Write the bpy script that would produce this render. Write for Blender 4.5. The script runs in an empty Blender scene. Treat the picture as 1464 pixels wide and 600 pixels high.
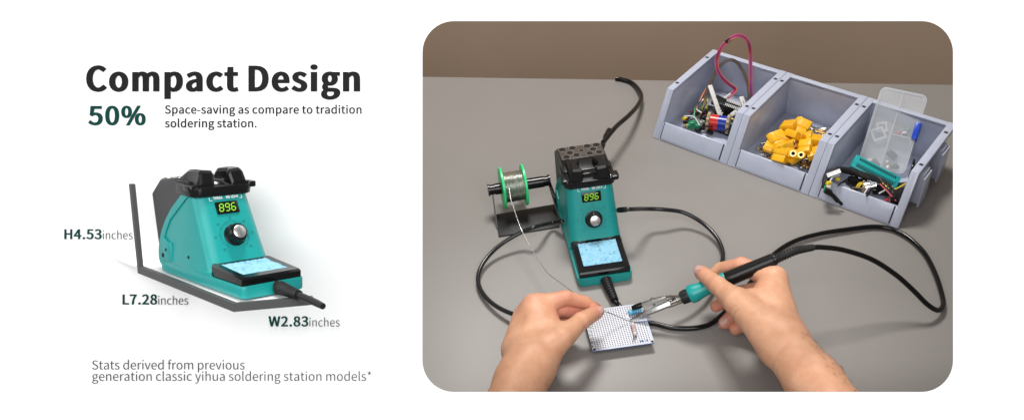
import bpy, bmesh, math, random, json
import numpy as np
import mathutils, mathutils.geometry
from mathutils import Matrix, Vector

# ------------------------------------------------------------------ camera, world, lights
# world frame: millimetres / 1000, X right along the bench station, Y away from the viewer, Z up; the bench top is z = 0
S = 0.001
F_PX, CX, CY, W_PX = 1405.03, 732.0, 300.0, 1464.0
A1 = Matrix(((0.9884, -0.1375, -0.0641), (-0.1363, -0.6187, -0.7738), (0.0667, 0.7735, -0.6302)))   # world -> camera (x right, y down, z ahead)
A1 = A1.to_quaternion().to_matrix()
T1 = Vector((121.1, 96.3, 1270.7))
CAM = -(A1.inverted() @ T1)

scene = bpy.context.scene
COL = scene.collection
A1I = A1.inverted()
def cam_to_world(p):
    return A1I @ (Vector(p) - T1)
def mat4(rot3, loc):
    m = rot3.to_4x4(); m.translation = Vector(loc); return m
R_CAM = A1I @ Matrix(((1, 0, 0), (0, -1, 0), (0, 0, -1)))
_q = R_CAM.to_quaternion(); R_CAM = _q.to_matrix()
cd = bpy.data.cameras.new('camera')
cam = bpy.data.objects.new('camera', cd); COL.objects.link(cam)
cam.matrix_world = mat4(R_CAM, CAM * S)
cd.sensor_width = 36.0
cd.lens = 36.0 * F_PX / W_PX
cd.clip_start = 0.02; cd.clip_end = 50
scene.camera = cam

w = bpy.data.worlds.new('World'); scene.world = w; w.use_nodes = True
bg = w.node_tree.nodes['Background']; bg.inputs[0].default_value = (0.96, 0.98, 1.0, 1); bg.inputs[1].default_value = 0.20

scene.view_settings.view_transform = 'Standard'; scene.view_settings.look = 'None'
scene.view_settings.exposure = 0.0; scene.view_settings.gamma = 1.0
scene.view_settings.use_curve_mapping = False

def area_light(name, loc, target, sx, sy, power, col=(1, 1, 1)):
    l = bpy.data.lights.new(name, 'AREA'); l.shape = 'RECTANGLE'; l.size = sx; l.size_y = sy; l.energy = power; l.color = col
    o = bpy.data.objects.new(name, l); COL.objects.link(o)
    d = (Vector(target) - Vector(loc)).normalized()
    o.matrix_world = mat4(d.to_track_quat('-Z', 'Y').to_matrix(), Vector(loc))
    return o
# overhead studio softbox, a little behind the bench
area_light('overhead_softbox', (0.1, 0.95, 2.1), (0.1, 0.1, 0.0), 0.62, 0.45, 49, (1.0, 0.98, 0.95))
# added front fill behind the camera, brings the board up to white
_c = cam_to_world((60, -150, -380)) * S
_t = cam_to_world((40, 0, 1100)) * S
area_light('front_fill', _c, _t, 1.5, 1.0, 22.5, (1, 1, 1))
# added side fill to brighten the board and the product on the shelf
_c = cam_to_world((-1500, -500, 250)) * S
_t = cam_to_world((-230, 60, 900)) * S
area_light('side_fill', _c, _t, 0.9, 0.9, 9, (1, 1, 1))

# ------------------------------------------------------------------ helpers
def ray(px, py):
    return A1I @ Vector(((px - CX) / F_PX, (py - CY) / F_PX, 1.0))
def at(px, py, h=0.0):
    """the point at height h above the bench that lies on the sight line through a photo pixel (survey helper)"""
    d = ray(px, py); return CAM + d * ((h - CAM.z) / d.z)
def at_x(px, py, x):
    d = ray(px, py); return CAM + d * ((x - CAM.x) / d.x)

def new_mat(name):
    m = bpy.data.materials.new(name); m.use_nodes = True
    nt = m.node_tree; b = nt.nodes['Principled BSDF']
    return m, nt, b
def setin(b, **k):
    names = dict(color='Base Color', rough='Roughness', metal='Metallic', spec='Specular IOR Level', coat='Coat Weight', coat_rough='Coat Roughness',
                 trans='Transmission Weight', ior='IOR', alpha='Alpha', sss='Subsurface Weight', emit='Emission Color', emits='Emission Strength')
    for q, v in k.items():
        if q in ('color', 'emit') and len(v) == 3: v = (*v, 1)
        b.inputs[names[q]].default_value = v
def noise_col(nt, b, c1, c2, scale, detail=4, lo=0.3, hi=0.7):
    tc = nt.nodes.new('ShaderNodeTexCoord'); n = nt.nodes.new('ShaderNodeTexNoise'); r = nt.nodes.new('ShaderNodeValToRGB')
    n.inputs['Scale'].default_value = scale; n.inputs['Detail'].default_value = detail
    nt.links.new(tc.outputs['Object'], n.inputs['Vector']); nt.links.new(n.outputs['Fac'], r.inputs[0])
    r.color_ramp.elements[0].position = lo; r.color_ramp.elements[0].color = (*c1, 1)
    r.color_ramp.elements[1].position = hi; r.color_ramp.elements[1].color = (*c2, 1)
    nt.links.new(r.outputs[0], b.inputs['Base Color'])
    return tc, n, r
def noise_bump(nt, b, scale, strength, dist=0.001, detail=3, tc=None):
    if tc is None: tc = nt.nodes.new('ShaderNodeTexCoord')
    n = nt.nodes.new('ShaderNodeTexNoise'); bp = nt.nodes.new('ShaderNodeBump')
    n.inputs['Scale'].default_value = scale; n.inputs['Detail'].default_value = detail
    bp.inputs['Strength'].default_value = strength; bp.inputs['Distance'].default_value = dist
    nt.links.new(tc.outputs['Object'], n.inputs['Vector']); nt.links.new(n.outputs['Fac'], bp.inputs['Height'])
    nt.links.new(bp.outputs[0], b.inputs['Normal'])
    return n, bp
def plastic(name, col, rough=0.4, vary=0.06, bump=0.05, bscale=900, spec=0.5, coat=0.0):
    m, nt, b = new_mat(name)
    setin(b, rough=rough, spec=spec * (0.7 if max(col) < 0.06 else 1), coat=coat)
    c1 = tuple(max(0, c * (1 - vary)) for c in col); c2 = tuple(c * (1 + vary) for c in col)
    tc, n, r = noise_col(nt, b, c1, c2, 60)
    if bump: noise_bump(nt, b, bscale, bump, 0.0004, tc=tc)
    return m
def metal(name, col, rough=0.25, vary=0.15):
    m, nt, b = new_mat(name); setin(b, rough=rough, metal=1.0)
    tc, n, r = noise_col(nt, b, tuple(c * (1 - vary) for c in col), tuple(min(1, c * (1 + vary)) for c in col), 250)
    return m
def flat(name, col, rough=0.6):
    return plastic(name, col, rough, 0.03, 0)

M = {}
M['white_board'] = plastic('white_board_paint', (0.9, 0.9, 0.9), 0.7, 0.004, 0, spec=0.2)
M['ink_dark'] = flat('dark_lettering', (0.011, 0.011, 0.011)); setin(M['ink_dark'].node_tree.nodes['Principled BSDF'], spec=0.1)
M['ink_green'] = flat('green_lettering', (0.0008, 0.046, 0.038)); setin(M['ink_green'].node_tree.nodes['Principled BSDF'], spec=0.1)
M['ink_grey'] = flat('grey_lettering', (0.06, 0.06, 0.06)); setin(M['ink_grey'].node_tree.nodes['Principled BSDF'], spec=0.1)
M['bracket_grey'] = flat('bracket_grey', (0.065, 0.065, 0.065))
M['teal'] = plastic('teal_plastic', (0.006, 0.295, 0.280), 0.38, 0.03, 0.05, 1500)
M['teal_mark'] = flat('dark_teal_print', (0.004, 0.17, 0.16))
M['black'] = plastic('black_plastic', (0.006, 0.006, 0.0065), 0.28, 0.1, 0.05, 1500)
M['black_gloss'] = plastic('glossy_black_plastic', (0.005, 0.005, 0.0055), 0.14, 0.1, 0.03, 300)
M['black_matte'] = plastic('matte_black_rubber', (0.012, 0.012, 0.013), 0.5, 0.1, 0.08, 900)
M['dark_grey'] = plastic('dark_grey_metal_panel', (0.048, 0.048, 0.050), 0.5, 0.06, 0.05, 1200)
M['plate_sheen'] = plastic('black_plate_brown_sheen', (0.070, 0.058, 0.050), 0.25, 0.1, 0.05, 700)  # black plate, with its brown reflection put into the base colour
M['hole_black'] = flat('hole_black', (0.003, 0.003, 0.003), 0.7)
M['white_print'] = flat('white_print', (0.75, 0.78, 0.78))
M['silver'] = metal('brushed_silver', (0.50, 0.49, 0.48), 0.2)
M['bright_silver'] = metal('satin_aluminium', (0.80, 0.80, 0.79), 0.3, 0.03)
M['steel'] = metal('nickel_steel', (0.55, 0.52, 0.47), 0.2, 0.3)
M['shroud'] = metal('dull_steel', (0.52, 0.51, 0.50), 0.3, 0.12)
M['gold'] = metal('gold_contact', (0.75, 0.48, 0.18), 0.25)

m, nt, b = new_mat('green_led_segment'); setin(b, color=(0.2, 0.5, 0.02), emit=(0.26, 0.62, 0.03), emits=0.6); M['led'] = m
m, nt, b = new_mat('blue_sponge'); setin(b, rough=0.95, spec=0.1)
tc, n, r = noise_col(nt, b, (0.23, 0.50, 0.67), (0.31, 0.57, 0.73), 120, 6)
v = nt.nodes.new('ShaderNodeTexVoronoi'); v.inputs['Scale'].default_value = 170; nt.links.new(tc.outputs['Object'], v.inputs['Vector'])
n2 = nt.nodes.new('ShaderNodeTexNoise'); n2.inputs['Scale'].default_value = 300; nt.links.new(tc.outputs['Object'], n2.inputs['Vector'])
r2 = nt.nodes.new('ShaderNodeValToRGB'); r2.color_ramp.elements[0].position = 0.30; r2.color_ramp.elements[0].color = (0.35, 0.42, 0.45, 1); r2.color_ramp.elements[1].position = 0.40; r2.color_ramp.elements[1].color = (1, 1, 1, 1)
nt.links.new(n2.outputs['Fac'], r2.inputs[0])
mx = nt.nodes.new('ShaderNodeMix'); mx.data_type = 'RGBA'; mx.blend_type = 'MULTIPLY'; mx.inputs[0].default_value = 1
nt.links.new(r.outputs[0], mx.inputs[6]); nt.links.new(r2.outputs[0], mx.inputs[7]); nt.links.new(mx.outputs[2], b.inputs['Base Color'])
noise_bump(nt, b, 330, 0.9, 0.002, 6, tc); M['sponge'] = m

m, nt, b = new_mat('grey_desk_laminate'); setin(b, rough=0.42, spec=0.35)
tc, n, r = noise_col(nt, b, (0.236, 0.220, 0.207), (0.268, 0.250, 0.236), 3.0, 5)
n2 = nt.nodes.new('ShaderNodeTexNoise'); n2.inputs['Scale'].default_value = 700; n2.inputs['Detail'].default_value = 6; nt.links.new(tc.outputs['Object'], n2.inputs['Vector'])
r2 = nt.nodes.new('ShaderNodeValToRGB'); r2.color_ramp.elements[0].position = 0.28; r2.color_ramp.elements[0].color = (0.94, 0.935, 0.93, 1); r2.color_ramp.elements[1].position = 0.62; r2.color_ramp.elements[1].color = (1.0, 1.0, 1.0, 1)
nt.links.new(n2.outputs['Fac'], r2.inputs[0])
mx = nt.nodes.new('ShaderNodeMix'); mx.data_type = 'RGBA'; mx.blend_type = 'MULTIPLY'; mx.inputs[0].default_value = 1
nt.links.new(r.outputs[0], mx.inputs[6]); nt.links.new(r2.outputs[0], mx.inputs[7]); nt.links.new(mx.outputs[2], b.inputs['Base Color'])
noise_bump(nt, b, 1800, 0.06, 0.0003, 2, tc); M['desk'] = m
m, nt, b = new_mat('brown_painted_wall'); setin(b, rough=0.8, spec=0.2)
noise_col(nt, b, (0.53, 0.39, 0.285), (0.60, 0.445, 0.33), 2.2, 3); M['wall'] = m
M['floor'] = plastic('brown_floor', (0.15, 0.1, 0.07), 0.7, 0.1, 0)

M['bin'] = plastic('blue_grey_bin_plastic', (0.46, 0.49, 0.60), 0.2, 0.03, 0.04, 700)
M['slot'] = flat('dark_slot', (0.03, 0.032, 0.04))
M['yellow'] = plastic('yellow_connector_plastic', (0.88, 0.46, 0.008), 0.35, 0.06, 0.05, 900)
M['green_flange'] = plastic('green_spool_plastic', (0.02, 0.66, 0.22), 0.35, 0.05, 0.03)
m, nt, b = new_mat('wound_solder'); setin(b, rough=0.28, metal=1.0)
tc = nt.nodes.new('ShaderNodeTexCoord'); wv = nt.nodes.new('ShaderNodeTexWave'); wv.wave_type = 'BANDS'; wv.bands_direction = 'X'
wv.inputs['Scale'].default_value = 420; wv.inputs['Distortion'].default_value = 1.2; wv.inputs['Detail'].default_value = 2
nt.links.new(tc.outputs['Object'], wv.inputs['Vector'])
r = nt.nodes.new('ShaderNodeValToRGB'); r.color_ramp.elements[0].color = (0.45, 0.43, 0.40, 1); r.color_ramp.elements[1].color = (0.74, 0.72, 0.68, 1)
nt.links.new(wv.outputs['Fac'], r.inputs[0]); nt.links.new(r.outputs[0], b.inputs['Base Color'])
bp = nt.nodes.new('ShaderNodeBump'); bp.inputs['Strength'].default_value = 0.5; bp.inputs['Distance'].default_value = 0.0005
nt.links.new(wv.outputs['Fac'], bp.inputs['Height']); nt.links.new(bp.outputs[0], b.inputs['Normal']); M['solder'] = m
M['solder_wire'] = metal('solder_wire', (0.60, 0.59, 0.57), 0.3)
M['solder_dark'] = metal('dark_solder_wire', (0.22, 0.21, 0.2), 0.4)  # darker metal for the last length of the strand

# ringed cable / ridge material for flexible metal arms
m, nt, b = new_mat('black_gooseneck'); setin(b, color=(0.014, 0.014, 0.015), rough=0.25); M['goose'] = m

# perforated circuit board: white pads on blue, dark holes
m, nt, b = new_mat('perforated_board'); setin(b, rough=0.35)
tc = nt.nodes.new('ShaderNodeTexCoord'); sx = nt.nodes.new('ShaderNodeSeparateXYZ'); nt.links.new(tc.outputs['Object'], sx.inputs[0])
def mth(op, a, bb=None):
    n = nt.nodes.new('ShaderNodeMath'); n.operation = op
    for i, q in enumerate((a, bb)):
        if q is None: continue
        if isinstance(q, (int, float)): n.inputs[i].default_value = q
        else: nt.links.new(q, n.inputs[i])
    return n.outputs[0]
PIT = 0.0030
def cell(o): return mth('SUBTRACT', mth('FRACT', mth('ADD', mth('DIVIDE', o, PIT), 100.5)), 0.5)
ux, uy = cell(sx.outputs[0]), cell(sx.outputs[1])
dd = mth('SQRT', mth('ADD', mth('MULTIPLY', ux, ux), mth('MULTIPLY', uy, uy)))
sq = mth('MAXIMUM', mth('ABSOLUTE', ux), mth('MULTIPLY', mth('ABSOLUTE', uy), 1.12))
padm = mth('LESS_THAN', sq, 0.43); hole = mth('LESS_THAN', dd, 0.30)
ax, ay = mth('ABSOLUTE', sx.outputs[0]), mth('ABSOLUTE', sx.outputs[1])
inside = mth('MULTIPLY', mth('LESS_THAN', ax, 0.0345), mth('LESS_THAN', ay, 0.0310))
padm = mth('MULTIPLY', padm, inside); hole = mth('MULTIPLY', hole, inside)
mixa = nt.nodes.new('ShaderNodeMix'); mixa.data_type = 'RGBA'; mixa.inputs[6].default_value = (0.47, 0.50, 0.58, 1); mixa.inputs[7].default_value = (0.74, 0.73, 0.76, 1)
nt.links.new(padm, mixa.inputs[0])
mixb = nt.nodes.new('ShaderNodeMix'); mixb.data_type = 'RGBA'; mixb.inputs[7].default_value = (0.012, 0.012, 0.03, 1)
nt.links.new(hole, mixb.inputs[0]); nt.links.new(mixa.outputs[2], mixb.inputs[6]); nt.links.new(mixb.outputs[2], b.inputs['Base Color'])
M['perf'] = m
M['pcb_blue'] = plastic('blue_board_edge', (0.05, 0.13, 0.27), 0.4, 0.08, 0)
M['res_blue'] = plastic('blue_resistor', (0.10, 0.42, 0.62), 0.35, 0.05, 0)
M['res_band'] = flat('resistor_band', (0.04, 0.12, 0.25))
M['res_grey'] = plastic('pale_grey_resistor', (0.50, 0.47, 0.46), 0.4, 0.05, 0)
M['res_red'] = flat('red_band', (0.35, 0.10, 0.09))

# skin
m, nt, b = new_mat('skin'); setin(b, rough=0.46, spec=0.35, sss=0.12)
b.inputs['Subsurface Radius'].default_value = (0.004, 0.0015, 0.0008); b.inputs['Subsurface Scale'].default_value = 1.0
at_n = nt.nodes.new('ShaderNodeAttribute'); at_n.attribute_name = 'flush'
tc = nt.nodes.new('ShaderNodeTexCoord')
n = nt.nodes.new('ShaderNodeTexNoise'); n.inputs['Scale'].default_value = 55; n.inputs['Detail'].default_value = 5; nt.links.new(tc.outputs['Object'], n.inputs['Vector'])
r = nt.nodes.new('ShaderNodeValToRGB'); r.color_ramp.elements[0].position = 0.3; r.color_ramp.elements[1].position = 0.72
r.color_ramp.elements[0].color = (0.57, 0.285, 0.168, 1); r.color_ramp.elements[1].color = (0.69, 0.385, 0.24, 1)
nt.links.new(n.outputs['Fac'], r.inputs[0])
mx = nt.nodes.new('ShaderNodeMix'); mx.data_type = 'RGBA'; mx.inputs[7].default_value = (0.66, 0.22, 0.16, 1)
nt.links.new(at_n.outputs['Fac'], mx.inputs[0]); nt.links.new(r.outputs[0], mx.inputs[6]); nt.links.new(mx.outputs[2], b.inputs['Base Color'])
n1 = nt.nodes.new('ShaderNodeTexNoise'); n1.inputs['Scale'].default_value = 330; n1.inputs['Detail'].default_value = 5
mp = nt.nodes.new('ShaderNodeMapping'); mp.inputs['Scale'].default_value = (1, 1, 1); nt.links.new(tc.outputs['Object'], mp.inputs[0]); nt.links.new(mp.outputs[0], n1.inputs['Vector'])
v1 = nt.nodes.new('ShaderNodeTexVoronoi'); v1.inputs['Scale'].default_value = 620; nt.links.new(tc.outputs['Object'], v1.inputs['Vector'])
ad = nt.nodes.new('ShaderNodeMath'); ad.operation = 'ADD'; nt.links.new(n1.outputs['Fac'], ad.inputs[0]); nt.links.new(v1.outputs['Distance'], ad.inputs[1])
bp = nt.nodes.new('ShaderNodeBump'); bp.inputs['Strength'].default_value = 0.28; bp.inputs['Distance'].default_value = 0.0009
nt.links.new(ad.outputs[0], bp.inputs['Height']); nt.links.new(bp.outputs[0], b.inputs['Normal']); M['skin'] = m
M['nail'] = plastic('fingernail', (0.90, 0.62, 0.54), 0.22, 0.03, 0)
M['hair'] = flat('dark_arm_hair', (0.08, 0.05, 0.035))

m, nt, b = new_mat('clear_plastic'); setin(b, color=(0.90, 0.93, 0.96), rough=0.12, trans=1.0, ior=1.2); M['clear_glass'] = m
# milky translucent polypropylene: partly see-through shell
m, nt, b = new_mat('frosted_clear_plastic'); setin(b, color=(0.80, 0.83, 0.87), rough=0.18)
tr = nt.nodes.new('ShaderNodeBsdfTransparent'); ms = nt.nodes.new('ShaderNodeMixShader'); ms.inputs[0].default_value = 0.19
nt.links.new(tr.outputs[0], ms.inputs[1]); nt.links.new(b.outputs[0], ms.inputs[2]); nt.links.new(ms.outputs[0], nt.nodes['Material Output'].inputs[0]); M['clear'] = m
m2 = m.copy(); m2.name = 'clear_plastic_edge'
for q in m2.node_tree.nodes:
    if q.type == 'MIX_SHADER': q.inputs[0].default_value = 0.42
M['clear_edge'] = m2
M['latch_blue'] = plastic('blue_latch', (0.015, 0.07, 0.55), 0.3, 0.05, 0)
M['zif'] = plastic('teal_socket', (0.01, 0.36, 0.36), 0.35, 0.05, 0)
M['coil_red'] = plastic('red_sleeve', (0.55, 0.025, 0.02), 0.25, 0.05, 0)
M['coil_blue'] = plastic('blue_sleeve', (0.012, 0.035, 0.30), 0.25, 0.05, 0)
M['tan'] = plastic('tan_insulator', (0.36, 0.28, 0.15), 0.5, 0.15, 0.1)
M['navy'] = plastic('navy_plastic', (0.012, 0.014, 0.045), 0.35, 0.1, 0)
M['green_pcb'] = plastic('green_plastic', (0.01, 0.20, 0.09), 0.4, 0.1, 0)
M['off_white'] = plastic('off_white_plastic', (0.72, 0.70, 0.66), 0.4, 0.03, 0)
for nm, c in dict(wire_red=(0.50, 0.03, 0.06), wire_purple=(0.20, 0.06, 0.36), wire_orange=(0.68, 0.16, 0.04), wire_pink=(0.62, 0.10, 0.28), wire_grey=(0.09, 0.075, 0.07), wire_brown=(0.13, 0.06, 0.035),
                  wire_black=(0.01, 0.01, 0.012), wire_white=(0.7, 0.7, 0.7), wire_green=(0.03, 0.30, 0.10), wire_yellow=(0.75, 0.55, 0.02)).items():
    M[nm] = plastic(nm, c, 0.4, 0.05, 0)

def wm(o):
    return (wm(o.parent) @ o.matrix_basis) if o.parent else o.matrix_basis.copy()

class MB:
    def __init__(s): s.bm = bmesh.new()
    def _add(s, vs, fs):
        v = [s.bm.verts.new(p) for p in vs]
        for f in fs:
            try: s.bm.faces.new([v[i] for i in f])
            except ValueError: pass
        return v
    def box(s, c, size, R=None, bevel=0, seg=2):
        x, y, z = (q / 2 for q in size); R = R or Matrix.Identity(3); c = Vector(c)
        t = bmesh.new()
        vs = [t.verts.new((sx * x, sy * y, sz * z)) for sx in (-1, 1) for sy in (-1, 1) for sz in (-1, 1)]
        for f in ((0, 1, 3, 2), (4, 6, 7, 5), (0, 4, 5, 1), (2, 3, 7, 6), (0, 2, 6, 4), (1, 5, 7, 3)): t.faces.new([vs[i] for i in f])
        if bevel: bmesh.ops.bevel(t, geom=t.edges[:], offset=bevel, segments=seg, profile=0.5, affect='EDGES')
        s.merge(t, R, c); return s
    def merge(s, t, R=None, c=None):
        R = R or Matrix.Identity(3); c = Vector(c or (0, 0, 0)); mp = {}
        for v in t.verts: mp[v] = s.bm.verts.new(R @ v.co + c)
        for f in t.faces: s.bm.faces.new([mp[v] for v in f.verts])
        t.free()
    def prism(s, pts, a, b, axis='x', bevel=0, seg=2, R=None, c=None, hole=None):
        """extrude a 2-D outline from a to b along axis; outline in the other two axes"""
        def p3(p, h): return {'x': (h, p[0], p[1]), 'y': (p[0], h, p[1]), 'z': (p[0], p[1], h)}[axis]
        t = bmesh.new(); n = len(pts)
        lo = [t.verts.new(p3(p, a)) for p in pts]; hi = [t.verts.new(p3(p, b)) for p in pts]
        for i in range(n): t.faces.new((lo[i], lo[(i + 1) % n], hi[(i + 1) % n], hi[i]))
        if hole:
            hl = [t.verts.new(p3(p, a)) for p in hole]; hh = [t.verts.new(p3(p, b)) for p in hole]; k = len(hole)
            for i in range(k): t.faces.new((hl[i], hh[i], hh[(i + 1) % k], hl[(i + 1) % k]))
            for O, H in ((lo, hl), (hi, hh)):
                es = []
                for ring in (O, H):
                    for i in range(len(ring)): es.append(t.edges.get((ring[i], ring[(i + 1) % len(ring)])))
                bmesh.ops.triangle_fill(t, edges=es, use_beauty=True)
        else:
            t.faces.new(lo[::-1]); t.faces.new(hi)
        bmesh.ops.recalc_face_normals(t, faces=t.faces[:])
        if bevel:
            es = [e for e in t.edges if len(e.link_faces) == 2 and e.calc_face_angle(0) > 0.5]
            bmesh.ops.bevel(t, geom=es, offset=bevel, segments=seg, profile=0.5, affect='EDGES')
        s.merge(t, R, c); return s
    def loft(s, rings, caps=True, close=False):
        vr = [[s.bm.verts.new(p) for p in r] for r in rings]; n = len(rings[0]); k = len(rings)
        for j in range(k if close else k - 1):
            a, b = vr[j], vr[(j + 1) % k]
            for i in range(n): s.bm.faces.new((a[i], a[(i + 1) % n], b[(i + 1) % n], b[i]))
        if caps and not close: s.bm.faces.new(vr[0][::-1]); s.bm.faces.new(vr[-1])
        return s
    def tube(s, pts, r, n=10, caps=True, squash=None):
        pts = [Vector(p) for p in pts]; N = len(pts)
        rs = r if isinstance(r, (list, tuple)) else [r] * N
        T = [(pts[min(i + 1, N - 1)] - pts[max(i - 1, 0)]).normalized() for i in range(N)]
        up = Vector((0, 0, 1)) if abs(T[0].z) < 0.9 else Vector((1, 0, 0))
        u = (up - T[0] * up.dot(T[0])).normalized(); rings = []
        for i in range(N):
            u = (u - T[i] * u.dot(T[i])).normalized(); v = T[i].cross(u)
            rings.append([pts[i] + (u * math.cos(2 * math.pi * k / n) + v * math.sin(2 * math.pi * k / n)) * rs[i] for k in range(n)])
        return s.loft(rings, caps)
    def lathe(s, prof, o, d, n=28, caps=True):
        """prof: list of (along, radius)"""
        o = Vector(o); d = Vector(d).normalized(); a = Vector((0, 0, 1)) if abs(d.z) < 0.9 else Vector((1, 0, 0))
        u = (a - d * a.dot(d)).normalized(); v = d.cross(u)
        return s.loft([[o + d * h + (u * math.cos(2 * math.pi * k / n) + v * math.sin(2 * math.pi * k / n)) * r for k in range(n)] for h, r in prof], caps)
    def sphere(s, c, r, R=None, n=14, m=8):
        if not isinstance(r, (tuple, list)): r = (r, r, r)
        R = R or Matrix.Identity(3); c = Vector(c); rings = []
        for j in range(1, m):
            t = math.pi * j / m
            rings.append([c + R @ Vector((r[0] * math.sin(t) * math.cos(2 * math.pi * i / n), r[1] * math.sin(t) * math.sin(2 * math.pi * i / n), r[2] * math.cos(t))) for i in range(n)])
        return s.loft(rings)
    def build(s, name, mat, parent=None, Mx=None, ang=35, origin=None, matrix=None):
        bm = s.bm
        bmesh.ops.recalc_face_normals(bm, faces=bm.faces[:])
        for f in bm.faces: f.smooth = True
        for e in bm.edges:
            e.smooth = not (len(e.link_faces) == 2 and e.calc_face_angle(0) > math.radians(ang))
        if Mx is not None: bm.transform(Mx)
        bm.transform(Matrix.Scale(S, 4))
        o_m = Matrix.Identity(4)
        if parent is not None:
            bm.transform(wm(parent).inverted())
        elif matrix is not None:
            o_m = matrix; bm.transform(o_m.inverted())
        else:
            if origin is None:
                xs = [v.co for v in bm.verts]
                lo = Vector((min(p.x for p in xs), min(p.y for p in xs), min(p.z for p in xs))); hi = Vector((max(p.x for p in xs), max(p.y for p in xs), max(p.z for p in xs)))
                origin = Vector(((lo.x + hi.x) / 2, (lo.y + hi.y) / 2, lo.z))
            else: origin = Vector(origin) * S
            o_m = Matrix.Translation(origin); bm.transform(o_m.inverted())
        me = bpy.data.meshes.new(name); bm.to_mesh(me); bm.free()
        me.materials.append(M[mat] if isinstance(mat, str) else mat)
        o = bpy.data.objects.new(name, me); COL.objects.link(o)
        if parent is not None: o.parent = parent
        else: o.matrix_world = o_m
        return o

def tag(o, label=None, cat=None, group=None, kind=None):
    if label: o['label'] = label
    if cat: o['category'] = cat
    if group: o['group'] = group
    if kind: o['kind'] = kind
    return o
def thing(name, label, cat, loc=(0, 0, 0), R=None, group=None):
    o = bpy.data.objects.new(name, None); COL.objects.link(o); o.empty_display_size = 0.02
    o.matrix_world = mat4(R or Matrix.Identity(3), Vector(loc) * S)
    bpy.context.view_layer.update()
    return tag(o, label, cat, group)
def copy_tree(o, mw=None, label=None):
    c = o.copy(); COL.objects.link(c)
    if label: c['label'] = label
    if mw is not None: c.matrix_world = mw
    for ch in o.children:
        k = ch.copy(); COL.objects.link(k); k.parent = c
        for g in ch.children:
            q = g.copy(); COL.objects.link(q); q.parent = k
    return c
def spline(pts, n=8):
    """Catmull-Rom through points"""
    P = [Vector(p) for p in pts]; out = []
    for i in range(len(P) - 1):
        p0 = P[i - 1] if i else P[0] * 2 - P[1]; p1, p2 = P[i], P[i + 1]; p3 = P[i + 2] if i + 2 < len(P) else P[-1] * 2 - P[-2]
        for k in range(n):
            t = k / n
            out.append(0.5 * ((2 * p1) + (p2 - p0) * t + (2 * p0 - 5 * p1 + 4 * p2 - p3) * t * t + (3 * p1 - p0 - 3 * p2 + p3) * t ** 3))
    out.append(P[-1]); return out
def rrect(x0, x1, y0, y1, r, n=5):
    if not isinstance(r, (tuple, list)): r = (r,) * 4
    out = []
    for (cx, cy, a, q) in ((x1 - r[0], y1 - r[0], 0, r[0]), (x0 + r[1], y1 - r[1], 90, r[1]), (x0 + r[2], y0 + r[2], 180, r[2]), (x1 - r[3], y0 + r[3], 270, r[3])):
        for i in range(n + 1):
            t = math.radians(a + 90 * i / n); out.append((cx + q * math.cos(t), cy + q * math.sin(t)))
    return out
def RZ(a): return Matrix.Rotation(math.radians(a), 3, 'Z')
def basis(x, z):
    """rotation whose local x and z axes follow the given directions"""
    z = Vector(z).normalized(); x = Vector(x); x = (x - z * x.dot(z)).normalized(); y = z.cross(x)
    return Matrix((x, y, z)).transposed()

# ------------------------------------------------------------------ the setting: bench top, wall, floor, white board
def desk():
    a, b_ = at(604, 109.5), at(1362, 121)
    d = (b_ - a).normalized(); nrm = Vector((-d.y, d.x, 0))
    c0 = a + nrm * 0; L, Rr = c0 - d * 700, c0 + d * 900
    fr = -830
    R = Matrix((d, nrm, Vector((0, 0, 1)))).transposed()
    mb = MB()
    o = mb.box(c0 + d * 100 + nrm * (fr / 2) + Vector((0, 0, -12)), (1600, -fr, 24), R, bevel=1.5)
    tag(mb.build('bench_top', 'desk'), kind='structure')
    w0 = c0 + nrm * 800
    mb = MB(); mb.box(w0 + d * 100 + Vector((0, 0, 0)), (5200, 30, 1630), R); tag(mb.build('wall', 'wall'), kind='structure')
    mb = MB(); mb.box(w0 + d * 100 - nrm * 1600 + Vector((0, 0, -815)), (4200, 3200, 30), R); tag(mb.build('floor', 'floor'), kind='structure')
desk()

D_BOARD = 955.0
def bp_(px, py, depth=D_BOARD): return ((px - CX) / F_PX * depth, (py - CY) / F_PX * depth)
def board():
    # a white display board facing the camera, with a round-cornered window on to the bench
    k = D_BOARD / F_PX
    x0, y0 = bp_(604, 30.5); x1, y1 = bp_(1362.5, 559.5)
    ox0, oy0 = bp_(-420, -330); ox1, oy1 = bp_(1890, 742)
    r = 45 * k
    t = bmesh.new()
    def ring(pts, z): return [t.verts.new((p[0], p[1], z)) for p in pts]
    outer = [(ox0, oy0), (ox1, oy0), (ox1, oy1), (ox0, oy1)]
    hf = rrect(x0, x1, y0, y1, r, 14); g = 9; hb = rrect(x0 - g, x1 + g, y0 - g, y1 + g, r + g, 14)
    O, O2 = ring(outer, D_BOARD), ring(outer, D_BOARD + 7)
    H, H2 = ring(hf, D_BOARD), ring(hb, D_BOARD + 7)
    for A, B in ((O, O2), (H, H2)):
        n = len(A)
        for i in range(n): t.faces.new((A[i], A[(i + 1) % n], B[(i + 1) % n], B[i]))
    for A, B in ((O, H), (O2, H2)):
        es = [t.edges.get((q[i], q[(i + 1) % len(q)])) for q in (A, B) for i in range(len(q))]
        bmesh.ops.triangle_fill(t, edges=es, use_beauty=True)
    mb = MB(); mb.merge(t)
    tag(mb.build('white_board_wall', 'white_board', Mx=mat4(A1I, -(A1I @ T1))), kind='structure')
board()

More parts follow.
